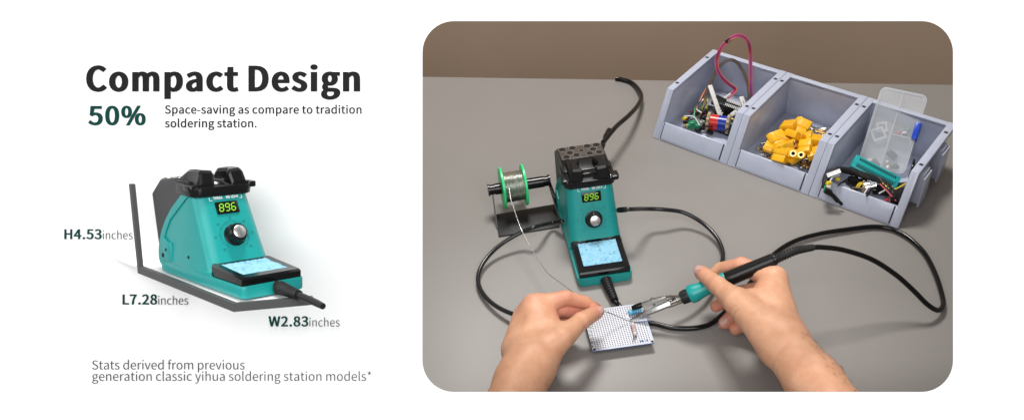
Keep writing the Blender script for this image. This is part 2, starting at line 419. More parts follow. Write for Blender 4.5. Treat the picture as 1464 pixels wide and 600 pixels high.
# ------------------------------------------------------------------ lettering on the board
GL = json.loads(r'''{"%":[322,[[[37,99,72,99,107,99],[130,129,130,181,130,232],[107,261,72,261,37,261],[14,232,14,181,14,129]],[[92,119,72,119,51,119],[38,140,38,181,38,222],[51,242,72,242,92,242],[106,222,106,181,106,140]],[[126,84,79,-5,86,-5],[94,-5,101,-5,148,84],[195,173,243,261,235,261],[228,261,221,261,174,173]],[[216,-5,251,-5,286,-5],[309,25,309,77,309,128],[286,157,251,157,216,157],[193,128,193,77,193,25]],[[271,15,251,15,230,15],[216,36,216,77,216,118],[230,138,251,138,271,138],[285,118,285,77,285,36]]]],"*":[164,[[[49,169,54,165,63,176],[73,187,82,198,91,187],[100,176,109,165,114,169],[120,172,125,176,117,188],[110,200,102,213,115,218],[128,223,140,229,138,235],[136,241,134,246,121,243],[108,240,95,237,93,251],[92,265,91,279,85,279],[78,279,72,279,71,265],[70,250,69,236,55,240],[42,243,29,246,27,241],[25,235,23,229,35,223],[48,218,61,213,53,200],[46,188,39,176,44,172]]]],"-":[121,[[[16,94,16,86,46,86],[76,86,106,86,106,94],[106,102,106,110,76,110],[46,110,16,110,16,102]]]],".":[97,[[[36,-5,49,-5,61,-5],[72,5,72,20,72,34],[61,44,49,44,36,44],[26,34,26,20,26,5]]]],"0":[194,[[[48,-5,97,-5,146,-5],[177,40,177,129,177,218],[146,261,97,261,48,261],[18,218,18,129,18,40]],[[126,21,97,21,68,21],[48,54,48,129,48,204],[68,236,97,236,126,236],[146,204,146,129,146,54]]]],"2":[194,[[[15,6,15,0,69,0],[123,0,177,0,177,9],[177,18,177,28,153,28],[129,28,106,28,93,28],[77,26,64,25,124,82],[165,134,165,186,165,231],[136,261,90,261,57,261],[35,246,14,224,20,218],[26,212,33,206,47,223],[65,235,86,235,118,235],[133,214,133,185,133,140],[96,89,15,19,15,13]]]],"3":[194,[[[52,-5,92,-5,138,-5],[175,23,175,69,175,104],[151,126,120,134,120,134],[120,135,120,136,148,145],[166,166,166,197,166,238],[134,261,91,261,62,261],[39,248,20,231,25,224],[31,217,37,210,51,225],[69,235,90,235,117,235],[133,219,133,195,133,167],[116,146,62,146,62,137],[62,129,62,121,122,121],[142,101,142,70,142,40],[121,22,90,22,61,22],[42,36,27,51,21,45],[16,38,10,31,27,12]]]],"4":[194,[[[119,24,119,0,129,0],[139,0,149,0,149,24],[149,47,149,71,161,71],[172,71,183,71,183,79],[183,88,183,96,172,96],[161,96,149,96,149,150],[149,203,149,257,137,257],[126,257,114,257,78,202],[43,147,7,92,7,85],[7,78,7,71,44,71],[82,71,119,71,119,47]],[[119,123,119,96,93,96],[67,96,40,96,60,125],[79,155,99,184,106,196],[113,209,119,222,120,222],[120,222,121,222,120,209],[119,188,119,175,119,149]]]],"5":[194,[[[51,-5,92,-5,135,-5],[176,27,176,83,176,140],[141,165,98,165,83,165],[71,161,60,155,62,180],[64,205,67,229,99,229],[131,229,163,229,163,238],[163,248,163,257,122,257],[80,257,39,257,36,217],[33,177,30,137,36,133],[42,130,47,126,62,136],[73,141,90,141,122,141],[143,119,143,83,143,45],[119,22,89,22,59,22],[40,36,26,50,20,43],[15,36,9,29,27,12]]]],"6":[194,[[[56,-5,105,-5,145,-5],[179,29,179,79,179,133],[151,159,108,159,88,159],[65,148,50,129,51,208],[80,235,116,235,131,235],[147,227,157,215,163,222],[169,228,175,235,160,250],[141,261,114,261,65,261],[20,223,20,123,20,38]],[[54,50,50,103,67,127],[87,136,103,136,134,136],[149,113,149,79,149,44],[130,21,105,21,73,21]]]],"7":[194,[[[74,97,69,0,80,0],[92,0,103,0,107,100],[118,160,178,237,178,244],[178,250,178,257,124,257],[71,257,17,257,17,248],[17,238,17,229,59,229],[100,229,142,229,91,159]]]],"8":[194,[[[50,-5,98,-5,146,-5],[178,25,178,62,178,97],[158,116,135,129,135,130],[135,130,135,131,150,143],[169,166,169,193,169,232],[143,261,99,261,59,261],[28,234,28,195,28,168],[44,149,63,136,63,136],[63,135,63,135,40,122],[16,98,16,64,16,24]],[[133,155,116,139,85,151],[57,165,57,195,57,220],[75,237,98,237,126,237],[142,217,142,191,142,172]],[[128,19,98,19,68,19],[44,39,44,67,44,91],[59,111,80,125,116,110],[148,97,148,63,148,37]]]],"9":[194,[[[54,-5,82,-5,130,-5],[175,35,175,139,175,221],[138,261,89,261,49,261],[15,228,15,178,15,125],[43,97,86,97,107,97],[130,110,145,129,143,49],[114,22,81,22,64,22],[49,29,38,42,32,35],[26,28,20,22,35,7]],[[141,208,145,155,128,131],[109,121,91,121,61,121],[46,144,46,178,46,213],[64,236,89,236,122,236]]]],"A":[213,[[[30,86,1,0,12,0],[23,0,34,0,42,26],[51,52,59,78,90,78],[121,78,153,78,161,52],[169,26,177,0,189,0],[200,0,211,0,182,86],[153,171,124,257,112,257],[100,257,88,257,59,171]],[[93,104,67,104,71,117],[75,130,79,144,89,173],[97,200,105,230,106,230],[106,230,106,230,115,201],[123,173,132,144,136,130],[141,117,145,104,119,104]]]],"C":[223,[[[68,-5,132,-5,165,-5],[190,9,211,32,205,39],[199,46,193,53,176,35],[158,24,133,24,84,24],[54,64,54,129,54,193],[86,233,134,233,157,233],[173,223,187,209,193,216],[199,223,204,230,190,246],[165,261,134,261,69,261],[20,211,20,128,20,45]]]],"D":[241,[[[35,86,35,0,57,0],[79,0,101,0,178,0],[220,48,220,129,220,211],[178,257,99,257,78,257],[57,257,35,257,35,171]],[[77,27,68,27,68,95],[68,162,68,230,77,230],[87,230,97,230,157,230],[187,194,187,129,187,64],[157,27,97,27,87,27]]]],"E":[206,[[[35,86,35,0,86,0],[136,0,187,0,187,9],[187,18,187,28,147,28],[107,28,68,28,68,59],[68,90,68,121,100,121],[132,121,165,121,165,130],[165,140,165,149,132,149],[100,149,68,149,68,176],[68,202,68,229,106,229],[145,229,183,229,183,238],[183,248,183,257,134,257],[85,257,35,257,35,171]]]],"H":[255,[[[35,86,35,0,46,0],[57,0,68,0,68,40],[68,81,68,121,107,121],[147,121,187,121,187,81],[187,40,187,0,198,0],[209,0,220,0,220,86],[220,171,220,257,209,257],[198,257,187,257,187,221],[187,185,187,149,147,149],[107,149,68,149,68,185],[68,221,68,257,57,257],[46,257,35,257,35,171]]]],"I":[103,[[[35,86,35,0,46,0],[57,0,68,0,68,86],[68,171,68,257,57,257],[46,257,35,257,35,171]]]],"L":[190,[[[35,86,35,0,84,0],[132,0,180,0,180,9],[180,18,180,28,143,28],[105,28,68,28,68,104],[68,180,68,257,57,257],[46,257,35,257,35,171]]]],"S":[209,[[[70,-5,106,-5,160,-5],[194,28,194,68,194,106],[171,124,141,137,129,142],[116,147,104,153,84,161],[62,171,62,196,62,218],[81,233,110,233,133,233],[152,224,168,209,174,216],[179,223,185,230,167,248],[140,261,110,261,63,261],[29,233,29,193,29,156],[57,138,81,127,93,122],[105,117,118,111,142,100],[161,92,161,65,161,41],[141,24,107,24,80,24],[54,36,36,56,30,48],[23,41,17,33,39,10]]]],"U":[252,[[[74,-5,126,-5,179,-5],[218,23,218,106,218,156],[218,206,218,257,208,257],[198,257,187,257,187,206],[187,156,187,105,187,43],[160,24,126,24,93,24],[67,43,67,105,67,156],[67,206,67,257,56,257],[45,257,34,257,34,206],[34,156,34,106,34,23]]]],"W":[307,[[[45,86,63,0,76,0],[89,0,102,0,115,52],[127,103,140,155,144,175],[149,194,153,213,153,213],[154,213,154,213,159,194],[162,175,167,155,180,103],[193,52,206,0,219,0],[232,0,245,0,263,86],[280,171,298,257,288,257],[277,257,267,257,258,210],[249,164,239,117,235,89],[230,62,225,34,225,34],[224,34,223,34,217,62],[211,90,205,117,193,164],[181,210,169,257,160,257],[150,257,140,257,128,210],[116,164,104,117,98,89],[92,62,86,34,86,34],[85,34,85,34,79,62],[75,89,69,117,60,164],[51,210,42,257,31,257],[20,257,9,257,27,171]]]],"Y":[186,[[[77,33,77,0,87,0],[98,0,109,0,109,33],[109,66,109,99,135,152],[160,204,186,257,175,257],[164,257,153,257,142,232],[131,208,120,184,112,165],[103,147,94,128,93,128],[93,128,92,128,83,147],[76,165,67,184,56,208],[45,232,34,257,23,257],[11,257,0,257,25,204],[51,152,77,99,77,66]]]],"a":[197,[[[44,-5,76,-5,99,-5],[121,8,139,23,139,23],[140,23,140,23,141,15],[142,8,143,0,152,0],[160,0,169,0,169,39],[169,78,169,117,169,164],[150,195,103,195,72,195],[46,181,29,170,33,163],[37,155,41,148,56,158],[76,168,98,168,129,168],[137,145,137,120,56,111],[21,91,21,49,21,15]],[[103,21,85,21,66,21],[51,30,51,51,51,76],[73,92,137,99,137,81],[137,64,137,46,119,30]]]],"c":[179,[[[57,-5,107,-5,130,-5],[152,5,169,19,164,26],[159,34,155,41,143,30],[127,22,110,22,75,22],[51,51,51,95,51,139],[76,168,111,168,126,168],[138,161,149,152,154,159],[160,166,165,173,152,185],[134,195,110,195,61,195],[18,158,18,95,18,32]]]],"d":[217,[[[49,-5,97,-5,120,-5],[140,8,155,22,155,22],[155,22,156,22,157,15],[158,7,159,0,167,0],[176,0,185,0,185,93],[185,186,185,279,174,279],[163,279,153,279,153,254],[153,230,153,206,153,195],[154,184,154,173,138,187],[123,195,101,195,57,195],[19,157,19,95,19,32]],[[121,22,104,22,71,22],[51,49,51,95,51,139],[76,168,106,168,122,168],[137,162,153,148,153,115],[153,82,153,48,137,31]]]],"e":[194,[[[58,-5,109,-5,135,-5],[155,4,172,15,168,22],[164,29,160,36,146,27],[131,21,113,21,77,21],[52,47,50,88,92,88],[135,88,178,88,179,92],[179,99,179,106,179,160],[152,195,103,195,60,195],[18,157,18,95,18,32]],[[83,110,49,110,53,148],[77,169,104,169,134,169],[151,149,151,110,117,110]]]],"f":[114,[[[12,172,12,164,20,164],[29,164,37,164,37,109],[37,55,37,0,48,0],[59,0,69,0,69,55],[69,109,69,164,83,164],[96,164,110,164,110,173],[110,181,110,190,96,190],[83,190,69,190,69,200],[69,210,69,220,69,245],[78,258,96,258,103,258],[111,256,118,252,120,261],[122,269,125,277,116,281],[105,283,93,283,55,283],[37,259,37,221,37,210],[37,200,37,190,29,190],[20,189,12,188,12,180]]]],"g":[197,[[[50,-88,96,-88,155,-88],[193,-57,193,-22,193,10],[170,23,126,23,114,23],[101,23,89,23,63,23],[56,32,56,44,56,55],[61,61,68,67,76,63],[87,60,96,60,135,60],[166,86,166,126,166,143],[159,157,150,166,163,166],[176,166,189,166,189,174],[189,182,189,190,167,190],[145,190,123,190,116,193],[107,195,96,195,58,195],[25,169,25,127,25,104],[37,86,50,76,50,76],[50,75,50,75,40,68],[29,55,29,39,29,24],[36,14,46,8,46,7],[46,7,46,6,28,-5],[18,-20,18,-37,18,-69]],[[118,82,96,82,74,82],[56,99,56,127,56,155],[74,172,96,172,119,172],[137,155,137,127,137,99]],[[138,-65,101,-65,66,-65],[46,-53,46,-32,46,-21],[51,-10,65,0,74,-2],[83,-3,90,-3,101,-3],[112,-3,123,-3,148,-3],[161,-9,161,-27,161,-47]]]],"h":[213,[[[32,93,32,0,43,0],[54,0,64,0,64,46],[64,92,64,138,83,157],[97,167,116,167,141,167],[152,152,152,116,152,77],[152,39,152,0,163,0],[174,0,184,0,184,40],[184,80,184,120,184,169],[166,195,126,195,100,195],[81,181,63,163,63,176],[64,189,64,202,64,228],[64,253,64,279,54,279],[43,279,32,279,32,186]]]],"i":[96,[[[32,63,32,0,43,0],[54,0,64,0,64,63],[64,127,64,190,54,190],[43,190,32,190,32,127]],[[36,229,48,229,61,229],[70,238,70,251,70,263],[61,271,48,271,36,271],[27,263,27,251,27,238]]]],"l":[99,[[[42,-5,66,-5,75,-5],[80,-3,84,-2,83,6],[81,15,80,23,76,22],[75,22,73,22,68,22],[64,26,64,36,64,117],[64,198,64,279,54,279],[43,279,32,279,32,198],[32,118,32,38,32,11]]]],"m":[324,[[[32,63,32,0,43,0],[54,0,64,0,64,46],[64,92,64,138,82,158],[98,167,112,167,136,167],[147,152,147,116,147,77],[147,39,147,0,158,0],[169,0,179,0,179,46],[179,92,179,138,197,158],[213,167,227,167,251,167],[263,152,263,116,263,77],[263,39,263,0,273,0],[284,0,294,0,294,40],[294,80,294,120,294,169],[276,195,237,195,214,195],[194,180,174,159,166,181],[151,195,121,195,99,195],[79,181,62,162,62,162],[62,162,62,162,61,172],[60,181,58,190,50,190],[41,190,32,190,32,127]]]],"n":[214,[[[32,63,32,0,43,0],[54,0,64,0,64,46],[64,92,64,138,83,157],[97,167,116,167,141,167],[152,152,152,116,152,77],[152,39,152,0,163,0],[174,0,184,0,184,40],[184,80,184,120,184,169],[166,195,126,195,100,195],[80,181,62,162,62,162],[62,162,62,162,61,172],[60,181,58,190,50,190],[41,190,32,190,32,127]]]],"o":[212,[[[60,-5,106,-5,153,-5],[194,32,194,95,194,158],[153,195,106,195,60,195],[18,158,18,95,18,32]],[[139,22,106,22,73,22],[51,51,51,95,51,139],[73,168,106,168,139,168],[161,139,161,95,161,51]]]],"p":[217,[[[32,10,32,-80,43,-80],[54,-80,64,-80,64,-59],[64,-37,64,-16,64,-5],[64,6,63,18,81,3],[99,-5,116,-5,159,-5],[199,33,199,98,199,157],[172,195,123,195,101,195],[79,182,62,168,62,168],[62,168,62,168,61,175],[60,183,58,190,50,190],[41,190,32,190,32,100]],[[142,22,111,22,98,22],[81,27,64,42,64,75],[64,109,64,142,83,159],[99,168,115,168,151,168],[165,140,165,98,165,51]]]],"r":[136,[[[32,63,32,0,43,0],[54,0,64,0,64,41],[64,81,64,122,77,154],[96,166,112,166,120,166],[124,165,131,163,133,172],[135,182,137,191,131,194],[125,195,116,195,95,195],[76,180,62,155,62,155],[62,155,62,155,61,167],[60,179,58,190,50,190],[41,190,32,190,32,127]]]],"s":[164,[[[55,-5,82,-5,127,-5],[151,21,151,52,151,88],[121,99,93,110,72,118],[52,125,52,143,52,158],[63,170,88,170,104,170],[118,163,131,153,136,160],[141,167,146,173,132,185],[111,195,87,195,46,195],[22,171,22,141,22,109],[50,96,77,86,98,78],[120,69,120,50,120,34],[108,20,83,20,60,20],[43,29,27,43,21,36],[16,29,11,22,29,7]]]],"t":[132,[[[51,-5,92,-5,104,-5],[116,-1,127,2,125,11],[123,19,121,27,114,24],[106,21,99,21,77,21],[70,35,70,58,70,93],[70,129,70,164,87,164],[104,164,121,164,121,173],[121,181,121,190,104,190],[87,190,70,190,70,208],[70,226,70,244,61,244],[52,244,43,244,42,226],[41,208,40,190,30,190],[19,189,9,188,9,180],[9,172,9,164,19,164],[28,164,38,164,38,129],[38,94,38,59,38,21]]]],"u":[213,[[[48,-5,88,-5,114,-5],[133,9,151,30,151,30],[151,30,152,30,152,20],[153,10,154,0,163,0],[172,0,181,0,181,63],[181,127,181,190,170,190],[159,190,149,190,149,145],[149,100,149,55,131,33],[117,23,97,23,72,23],[62,38,62,74,62,112],[62,151,62,190,51,190],[40,190,29,190,29,150],[29,110,29,70,29,21]]]],"v":[182,[[[50,63,73,0,86,0],[98,0,111,0,133,63],[155,127,178,190,167,190],[157,190,146,190,134,154],[122,118,110,82,105,63],[98,44,93,26,92,26],[92,26,91,26,85,44],[79,63,74,82,62,118],[50,154,38,190,27,190],[16,190,5,190,27,127]]]],"y":[182,[[[27,-82,35,-82,73,-82],[93,-53,106,-16,130,53],[154,121,178,190,167,190],[157,190,147,190,135,155],[124,120,112,85,107,68],[102,48,97,31,96,31],[96,31,95,31,89,49],[82,68,76,85,63,120],[51,155,38,190,27,190],[16,190,5,190,30,127],[55,63,81,0,79,-5],[78,-10,77,-15,69,-38],[55,-56,34,-56,29,-56],[23,-54,19,-53,17,-61],[15,-70,13,-78,19,-81]]]]}''')
def lettering(text, x0, x1, base, cap, mat, kx=1.0, off=0.0, name='lettering', parent=None, Rm=None, loc=None, mmpx=None, keep=0.8):
    """raised lettering as one curve object; x0..x1, base and cap are photo pixels on the board (or mm on a device when Rm is given)"""
    mm = D_BOARD / F_PX if mmpx is None else mmpx
    W = (x1 - x0) * mm; H = cap * mm
    s = (H - 2 * off) / 256.0                         # mm per glyph unit
    grow = 2 * max(0.0, off) * kx                     # every letter grows by this much when it is made bolder
    n_l = len([c for c in text if c != ' '])
    nat = sum(GL.get(c, [77])[0] for c in text) * s
    f0 = GL[text[0]]; lx = min(p[0] for sp in f0[1] for p in sp) * s
    fl = GL[text[-1]]; rx = (fl[0] - max(p[-2] for sp in fl[1] for p in sp)) * s
    q = (W - grow * n_l * keep - grow * (1 - keep)) / (nat - lx - rx)       # horizontal fit
    if Rm is None:
        mx, my = bp_(x0, base)
        mw = mat4(R_CAM, cam_to_world((mx, my, D_BOARD - 0.5)) * S)
    else: mw = mat4(Rm, Vector(loc) * S)
    bm = bmesh.new(); x = -lx * q + off * kx
    for c in text:
        if c == ' ': x += 77 * s * q; continue
        adv, sps = GL[c]
        loops = []
        for sp in sps:
            pl = []
            for i, v in enumerate(sp):
                u = sp[(i + 1) % len(sp)]
                p0, p3 = Vector(v[-4:-2] if len(v) > 2 else v), Vector(u[2:4] if len(u) > 2 else u)
                p1, p2 = Vector(v[-2:]), Vector(u[:2])
                straight = (p1 - p0).length < 1.5 and (p2 - p3).length < 1.5 or len(v) == 2
                ch = (p3 - p0).normalized() if (p3 - p0).length else Vector((1, 0))
                if not straight: straight = abs((p1 - p0).cross(ch)) < 1.0 and abs((p2 - p3).cross(ch)) < 1.0
                for t in ((0,) if straight else (0, .2, .4, .6, .8)):
                    pl.append(p0 * (1 - t) ** 3 + p1 * 3 * t * (1 - t) ** 2 + p2 * 3 * t * t * (1 - t) + p3 * t ** 3)
            pl = [Vector((p.x * s * q / kx, p.y * s + off)) for p in pl]
            pl = [p for i, p in enumerate(pl) if (p - pl[i - 1]).length > 1e-4]
            loops.append(pl)
        area = lambda P: sum(P[i - 1].x * P[i].y - P[i].x * P[i - 1].y for i in range(len(P)))
        big = max(loops, key=lambda P: abs(area(P))); sg = 1 if area(big) > 0 else -1
        vs, fs = [], []
        for P in loops:
            n = len(P); ids = []
            for i in range(n):
                e0 = (P[i] - P[i - 1]).normalized(); e1 = (P[(i + 1) % n] - P[i]).normalized()
                n0 = Vector((e0.y, -e0.x)) * sg; n1 = Vector((e1.y, -e1.x)) * sg
                mm_ = n0 + n1; mm_ = mm_ / max(0.5, mm_.dot(n0)) if mm_.length > 0.3 else n0
                p = P[i] + mm_ * off; ids.append(len(vs)); vs.append(p)
            fs.append(ids)
        ov, oe, of_ = mathutils.geometry.delaunay_2d_cdt(vs, [], fs, 0, 1e-6)[:3]
        def wind(c):      # how often the outlines run round c
            k = 0
            for ids in fs:
                for i in range(len(ids)):
                    a_, b_ = vs[ids[i - 1]], vs[ids[i]]
                    if (a_.y <= c.y) != (b_.y <= c.y):
                        side = (b_.x - a_.x) * (c.y - a_.y) - (c.x - a_.x) * (b_.y - a_.y)
                        if b_.y > a_.y and side > 0: k += 1
                        elif b_.y <= a_.y and side < 0: k -= 1
            return k * sg
        of_ = [f_ for f_ in of_ if wind(sum((ov[i] for i in f_), Vector((0, 0))) / len(f_)) > 0]
        lo = [bm.verts.new(((x + p.x * kx) * S, p.y * S, -0.25 * S)) for p in ov]; hi = [bm.verts.new(((x + p.x * kx) * S, p.y * S, 0.25 * S)) for p in ov]
        cnt = {}
        for f_ in of_:
            if len(set(f_)) < 3: continue
            bm.faces.new([hi[i] for i in f_]); bm.faces.new([lo[i] for i in f_[::-1]])
            for i in range(len(f_)):
                e_ = (f_[i], f_[(i + 1) % len(f_)]); cnt[e_] = cnt.get(e_, 0) + 1
        for (a_, b_) in cnt:
            if (b_, a_) not in cnt: bm.faces.new((lo[a_], lo[b_], hi[b_], hi[a_]))
        x += adv * s * q + grow * keep
    me = bpy.data.meshes.new(name); bm.to_mesh(me); bm.free(); me.validate()
    for p in me.polygons: p.material_index = 0; p.use_smooth = False
    o = bpy.data.objects.new(name, me); COL.objects.link(o)
    if parent is not None: me.transform(wm(parent).inverted() @ mw); o.parent = parent
    else: o.matrix_world = mw
    if not me.materials: me.materials.append(M[mat])
    return o
MMPX = D_BOARD / F_PX
BOLD = dict(kx=2.2, off=1.5 * MMPX)
tag(lettering('Compact Design', 123.5, 515, 131, 36.7, 'ink_dark', kx=2.2, off=1.12 * MMPX, name='heading_lettering'), 'large bold black heading reading Compact Design on the white board', 'lettering')
tag(lettering('50%', 127, 208.5, 179, 27.3, 'ink_green', kx=1.8, off=0.75 * MMPX, name='figure_lettering'), 'bold dark green 50% figure on the white board under the heading', 'lettering')
tag(lettering('Space-saving as compare to tradition', 236.3, 517, 162.7, 11.8, 'ink_dark', off=0.2 * MMPX, name='subtitle_lettering'), 'thin dark line reading Space-saving as compare to tradition', 'lettering', 'two subtitle lines beside the 50% figure')
tag(lettering('soldering station.', 236.3, 367, 182.3, 11.8, 'ink_dark', off=0.2 * MMPX, name='subtitle_lettering'), 'thin dark line reading soldering station. with a full stop', 'lettering', 'two subtitle lines beside the 50% figure')
def dim(a, xa0, xa1, xb0, xb1, base, cap, label):
    x, y = bp_(xa0, base)
    t = thing('dimension_lettering', label, 'lettering', cam_to_world((x, y, D_BOARD)), R_CAM, 'dimension lettering round the large station')
    lettering(a, xa0, xa1, base, cap, 'ink_green', kx=1.6, off=0.38 * MMPX, name='figures', parent=t)
    lettering('inches', xb0, xb1, base, cap * 0.82, 'ink_grey', off=-0.14 * MMPX, name='unit', parent=t)
dim('H4.53', 92.3, 145.7, 147.3, 190, 341.6, 14.2, 'green and grey lettering reading H4.53inches beside the upright grey bracket')
dim('L7.28', 175.5, 225, 226.5, 269.5, 434.8, 14.4, 'green and grey lettering reading L7.28inches below the slanting bracket bar')
dim('W2.83', 384.7, 441, 442.5, 486, 466, 14.4, 'green and grey lettering reading W2.83inches under the cord end')
tag(lettering('Stats derived from previous', 132.3, 350, 527.2, 12.6, 'ink_grey', off=-0.13 * MMPX, name='footnote_lettering'), 'thin grey footnote line reading Stats derived from previous', 'lettering', 'footnote lines at the bottom of the board')
tag(lettering('generation classic yihua soldering station models*', 132.3, 531, 543.4, 12.6, 'ink_grey', off=-0.13 * MMPX, name='footnote_lettering'), 'longer thin grey footnote line ending in models with an asterisk', 'lettering', 'footnote lines at the bottom of the board')

# ------------------------------------------------------------------ soldering station (front edge y = 0, back y = 185, width 72, height 123)
def front_y(z): return 62.8 + (z - 25.7) / (90 - 25.7) * 32.8
ARC = [(96, 112), (88, 124), (80, 134), (73, 143), (60, 155), (47, 164), (35, 169), (24, 171), (15, 170), (11, 167), (7, 160)]     # (z, y) of the rounded back of the teal shell
def back_y(z):
    a = sorted(ARC)
    for (z0, y0), (z1, y1) in zip(a, a[1:]):
        if z0 <= z <= z1: return y0 + (y1 - y0) * (z - z0) / (z1 - z0)
    return a[0][1] if z < a[0][0] else a[-1][1]
SEG = {'a': ((-3, 6), (3, 6)), 'b': ((3, 6), (3, 0)), 'c': ((3, 0), (3, -6)), 'd': ((-3, -6), (3, -6)), 'e': ((-3, 0), (-3, -6)), 'f': ((-3, 6), (-3, 0)), 'g': ((-3, 0), (3, 0))}
DIG = {'8': 'abcdefg', '9': 'abcdfg', '6': 'acdefg'}
def station(name, label, Mx, R, loc, extras=False):
    root = thing(name, label, 'soldering station', loc, R, 'soldering stations')
    def B(mb, nm, mat, parent=root, **k): return mb.build(nm, mat, parent, Mx=Mx, **k)
    # --- teal shell: base tray chassis + upright body + side rims
    mb = MB()
    fl = rrect(-36, 36, 0, 167, (4, 4, 7, 7), 4)
    mb.loft([[(x * q, y if y < 80 else y, z) for x, y in fl] for z, q in ((2.0, 0.975), (3.5, 1.0), (12.5, 1.0), (14.0, 0.985))])
    rings = []
    for z in [11, 14, 19, 24, 30, 38, 46, 54, 62, 70, 78, 86, 92]:
        hw = 35.0 - (z - 11) / 81 * 4.0
        if z < 36: hw += 0.7 * ((36 - z) / 25) ** 2
        fy = front_y(z); 
        if z < 34: fy -= 3.0 * ((34 - z) / 23) ** 2       # flare into the tray
        ring = rrect(-hw, hw, fy, back_y(z), (6, 6, 12, 12), 7)
        # gently crowned front
        ring = [(x, y - (2.2 * (1 - (x / hw) ** 2) if y < fy + 13 else 0), z) for x, y in ring]
        rings.append(ring)
    mb.loft(rings)
    for sx in (-1, 1):
        outer = [(y + 0.3, z) for z, y in ARC]
        inner = [(y - 8.5 if z > 20 else y - 9, z - (3.5 if z > 60 else 0)) for z, y in ARC]
        outl = outer + [(o[0], o[1]) for o in inner[::-1]]
        for i in range(len(ARC) - 1):
            (z0, y0), (z1, y1) = ARC[i], ARC[i + 1]
            def hw(z): return 35.0 - (z - 11) / 81 * 4.0
            a0, a1 = outer[i], outer[i + 1]; b0, b1 = inner[i], inner[i + 1]
            P = []
            for (y, z) in (a0, a1, b1, b0):
                P.append((sx * (hw(z) - 4), y, z)); 
            Q = [(sx * (hw(z) + 1.3), y, z) for (y, z) in (a0, a1, b1, b0)]
            v = [mb.bm.verts.new(p) for p in P + Q]
            for f in ((0, 1, 2, 3), (4, 5, 6, 7), (0, 1, 5, 4), (1, 2, 6, 5), (2, 3, 7, 6), (3, 0, 4, 7)): mb.bm.faces.new([v[i2] for i2 in f])
        mb.prism([(141, 15), (162, 12), (168, 20), (166, 34), (158, 40), (150, 36), (143, 36)], sx * 33, sx * 36.2, bevel=1.0)
        mb.prism([(60, 13), (142, 13), (142, 16.5), (62, 18)], sx * 34, sx * 35.7, bevel=0.6)
    body = B(mb, 'body_shell', 'teal')
    for sx in (-1, 1):
        for x0, y, z, r in ((36.0, 160, 20, 2.6), (36.0, 153, 27, 1.7), (34.2, 107, 26, 1.8)):
            mb = MB(); mb.lathe([(0, r), (0.5, r)], (sx * x0, y, z), (sx, 0, 0), 14); B(mb, 'screw_hole', 'hole_black', body)
    # --- rear block with grille
    mb = MB()
    prof = [(112, 3), (160, 3), (176, 11), (191, 83), (171, 100), (140, 103.5), (112, 104)]
    mb.prism(prof, -31, 31, bevel=1.2)
    rear = B(mb, 'rear_housing', 'black')
    for sx in (-1, 1):
        mb = MB(); mb.prism([(116, 4), (160, 4), (174.5, 11.5), (189, 82.5), (170.5, 98.5), (140, 102), (116, 102)], sx * 31.0, sx * 31.5); B(mb, 'side_plate', 'dark_grey', rear)
    sl = math.atan2(100 - 103.5, 171 - 140); nrm = Vector((0, -math.sin(sl), math.cos(sl))); ty = Vector((0, math.cos(sl), math.sin(sl)))
    Rt = Matrix((Vector((1, 0, 0)), ty, nrm)).transposed(); pc = Vector((0, 154.5, 102.2))
    mb = MB(); mb.box(pc + nrm * 0.1, (59, 33, 1.6), Rt, bevel=0.5); plate = B(mb, 'tip_rack_plate', 'plate_sheen', rear)
    for (hx, hy, r) in ((-22, -11, 4.8), (-8, -9, 4.6), (10, -9, 4.6), (23, -9, 4.6), (-15.5, -1, 4.6), (0.5, 1.2, 3.2), (16.5, 0.6, 4.6), (-24, 10, 5.0), (-10, 11, 4.8), (10.5, 11, 4.8), (23, 11, 5.0)):
        c = pc + Rt @ Vector((hx, hy, 0.9)); mb = MB(); mb.lathe([(-1, r), (0.25, r)], c, nrm, 18); B(mb, 'tip_socket', 'hole_black', rear)
        mb = MB(); mb.lathe([(-.5, r + .1), (.5, r + .1), (.5, r + .9), (-.5, r + .9)], c, nrm, 20, caps=False); B(mb, 'socket_rim', 'shroud', rear)
    # --- black collar + cradle for the iron
    mb = MB()
    def col_ring(z, g, fy): return [(x, y, z + (y - 95) * 0.02) for x, y in rrect(-33.5 - g, 33.5 + g, fy, 132, (5, 5, 10, 10), 6)]
    mb.loft([col_ring(89, -0.6, 93), col_ring(90, 0.6, 91.5), col_ring(97, 1.2, 90.5), col_ring(99.5, 0.4, 91.5), col_ring(101, -2.5, 95)])
    collar = B(mb, 'collar', 'black')
    for sx in (-1, 1):
        mb = MB(); mb.prism(rrect(28, 38.5, 92, 106, 3, 4) if sx > 0 else rrect(-36.8, -28, 95, 112, 3, 4), 95.5, 101.5, 'z', bevel=1.0); B(mb, 'ear', 'black', collar)
    for sx in (-1, 1):
        rings = []
        for y, zt, xo, xi in ((93, 104, 28.5, 10), (97, 114, 27, 8.5), (99.5, 116.5, 26.5, 8.2), (110, 116.5, 26, 13.0), (123, 115.2, 26, 9), (127, 113, 26.5, 9), (135, 102.5, 29, 12)):
            rings.append([(sx * xi, y, 99), (sx * (xo + 1), y, 99), (sx * (xo + 1), y, min(zt, 103)), (sx * (xo - 2.0), y, zt - 2.2), (sx * (xo - 5.0), y, zt), (sx * (xi + 2), y, zt - 1.0), (sx * xi, y, max(100, zt - 4.5))])
        mb = MB(); mb.loft(rings); cr = B(mb, 'iron_cradle', 'black', collar, ang=18)
        mb = MB(); d_ = Vector((-sx * .35, -.85, .35)).normalized(); mb.lathe([(-2, 5.6), (.5, 5.6), (.5, 4.4), (-1.5, 4.2)], (sx * 18.5, 97.6, 109.0), d_, 20); B(mb, 'recess', 'black_gloss', cr)
    mb = MB(); mb.prism([(92.5, 99.8), (101, 106.0), (104, 106.0), (104, 99.8)], -9.5, 9.5, bevel=0.8); B(mb, 'cradle_ramp', 'black_gloss', collar)
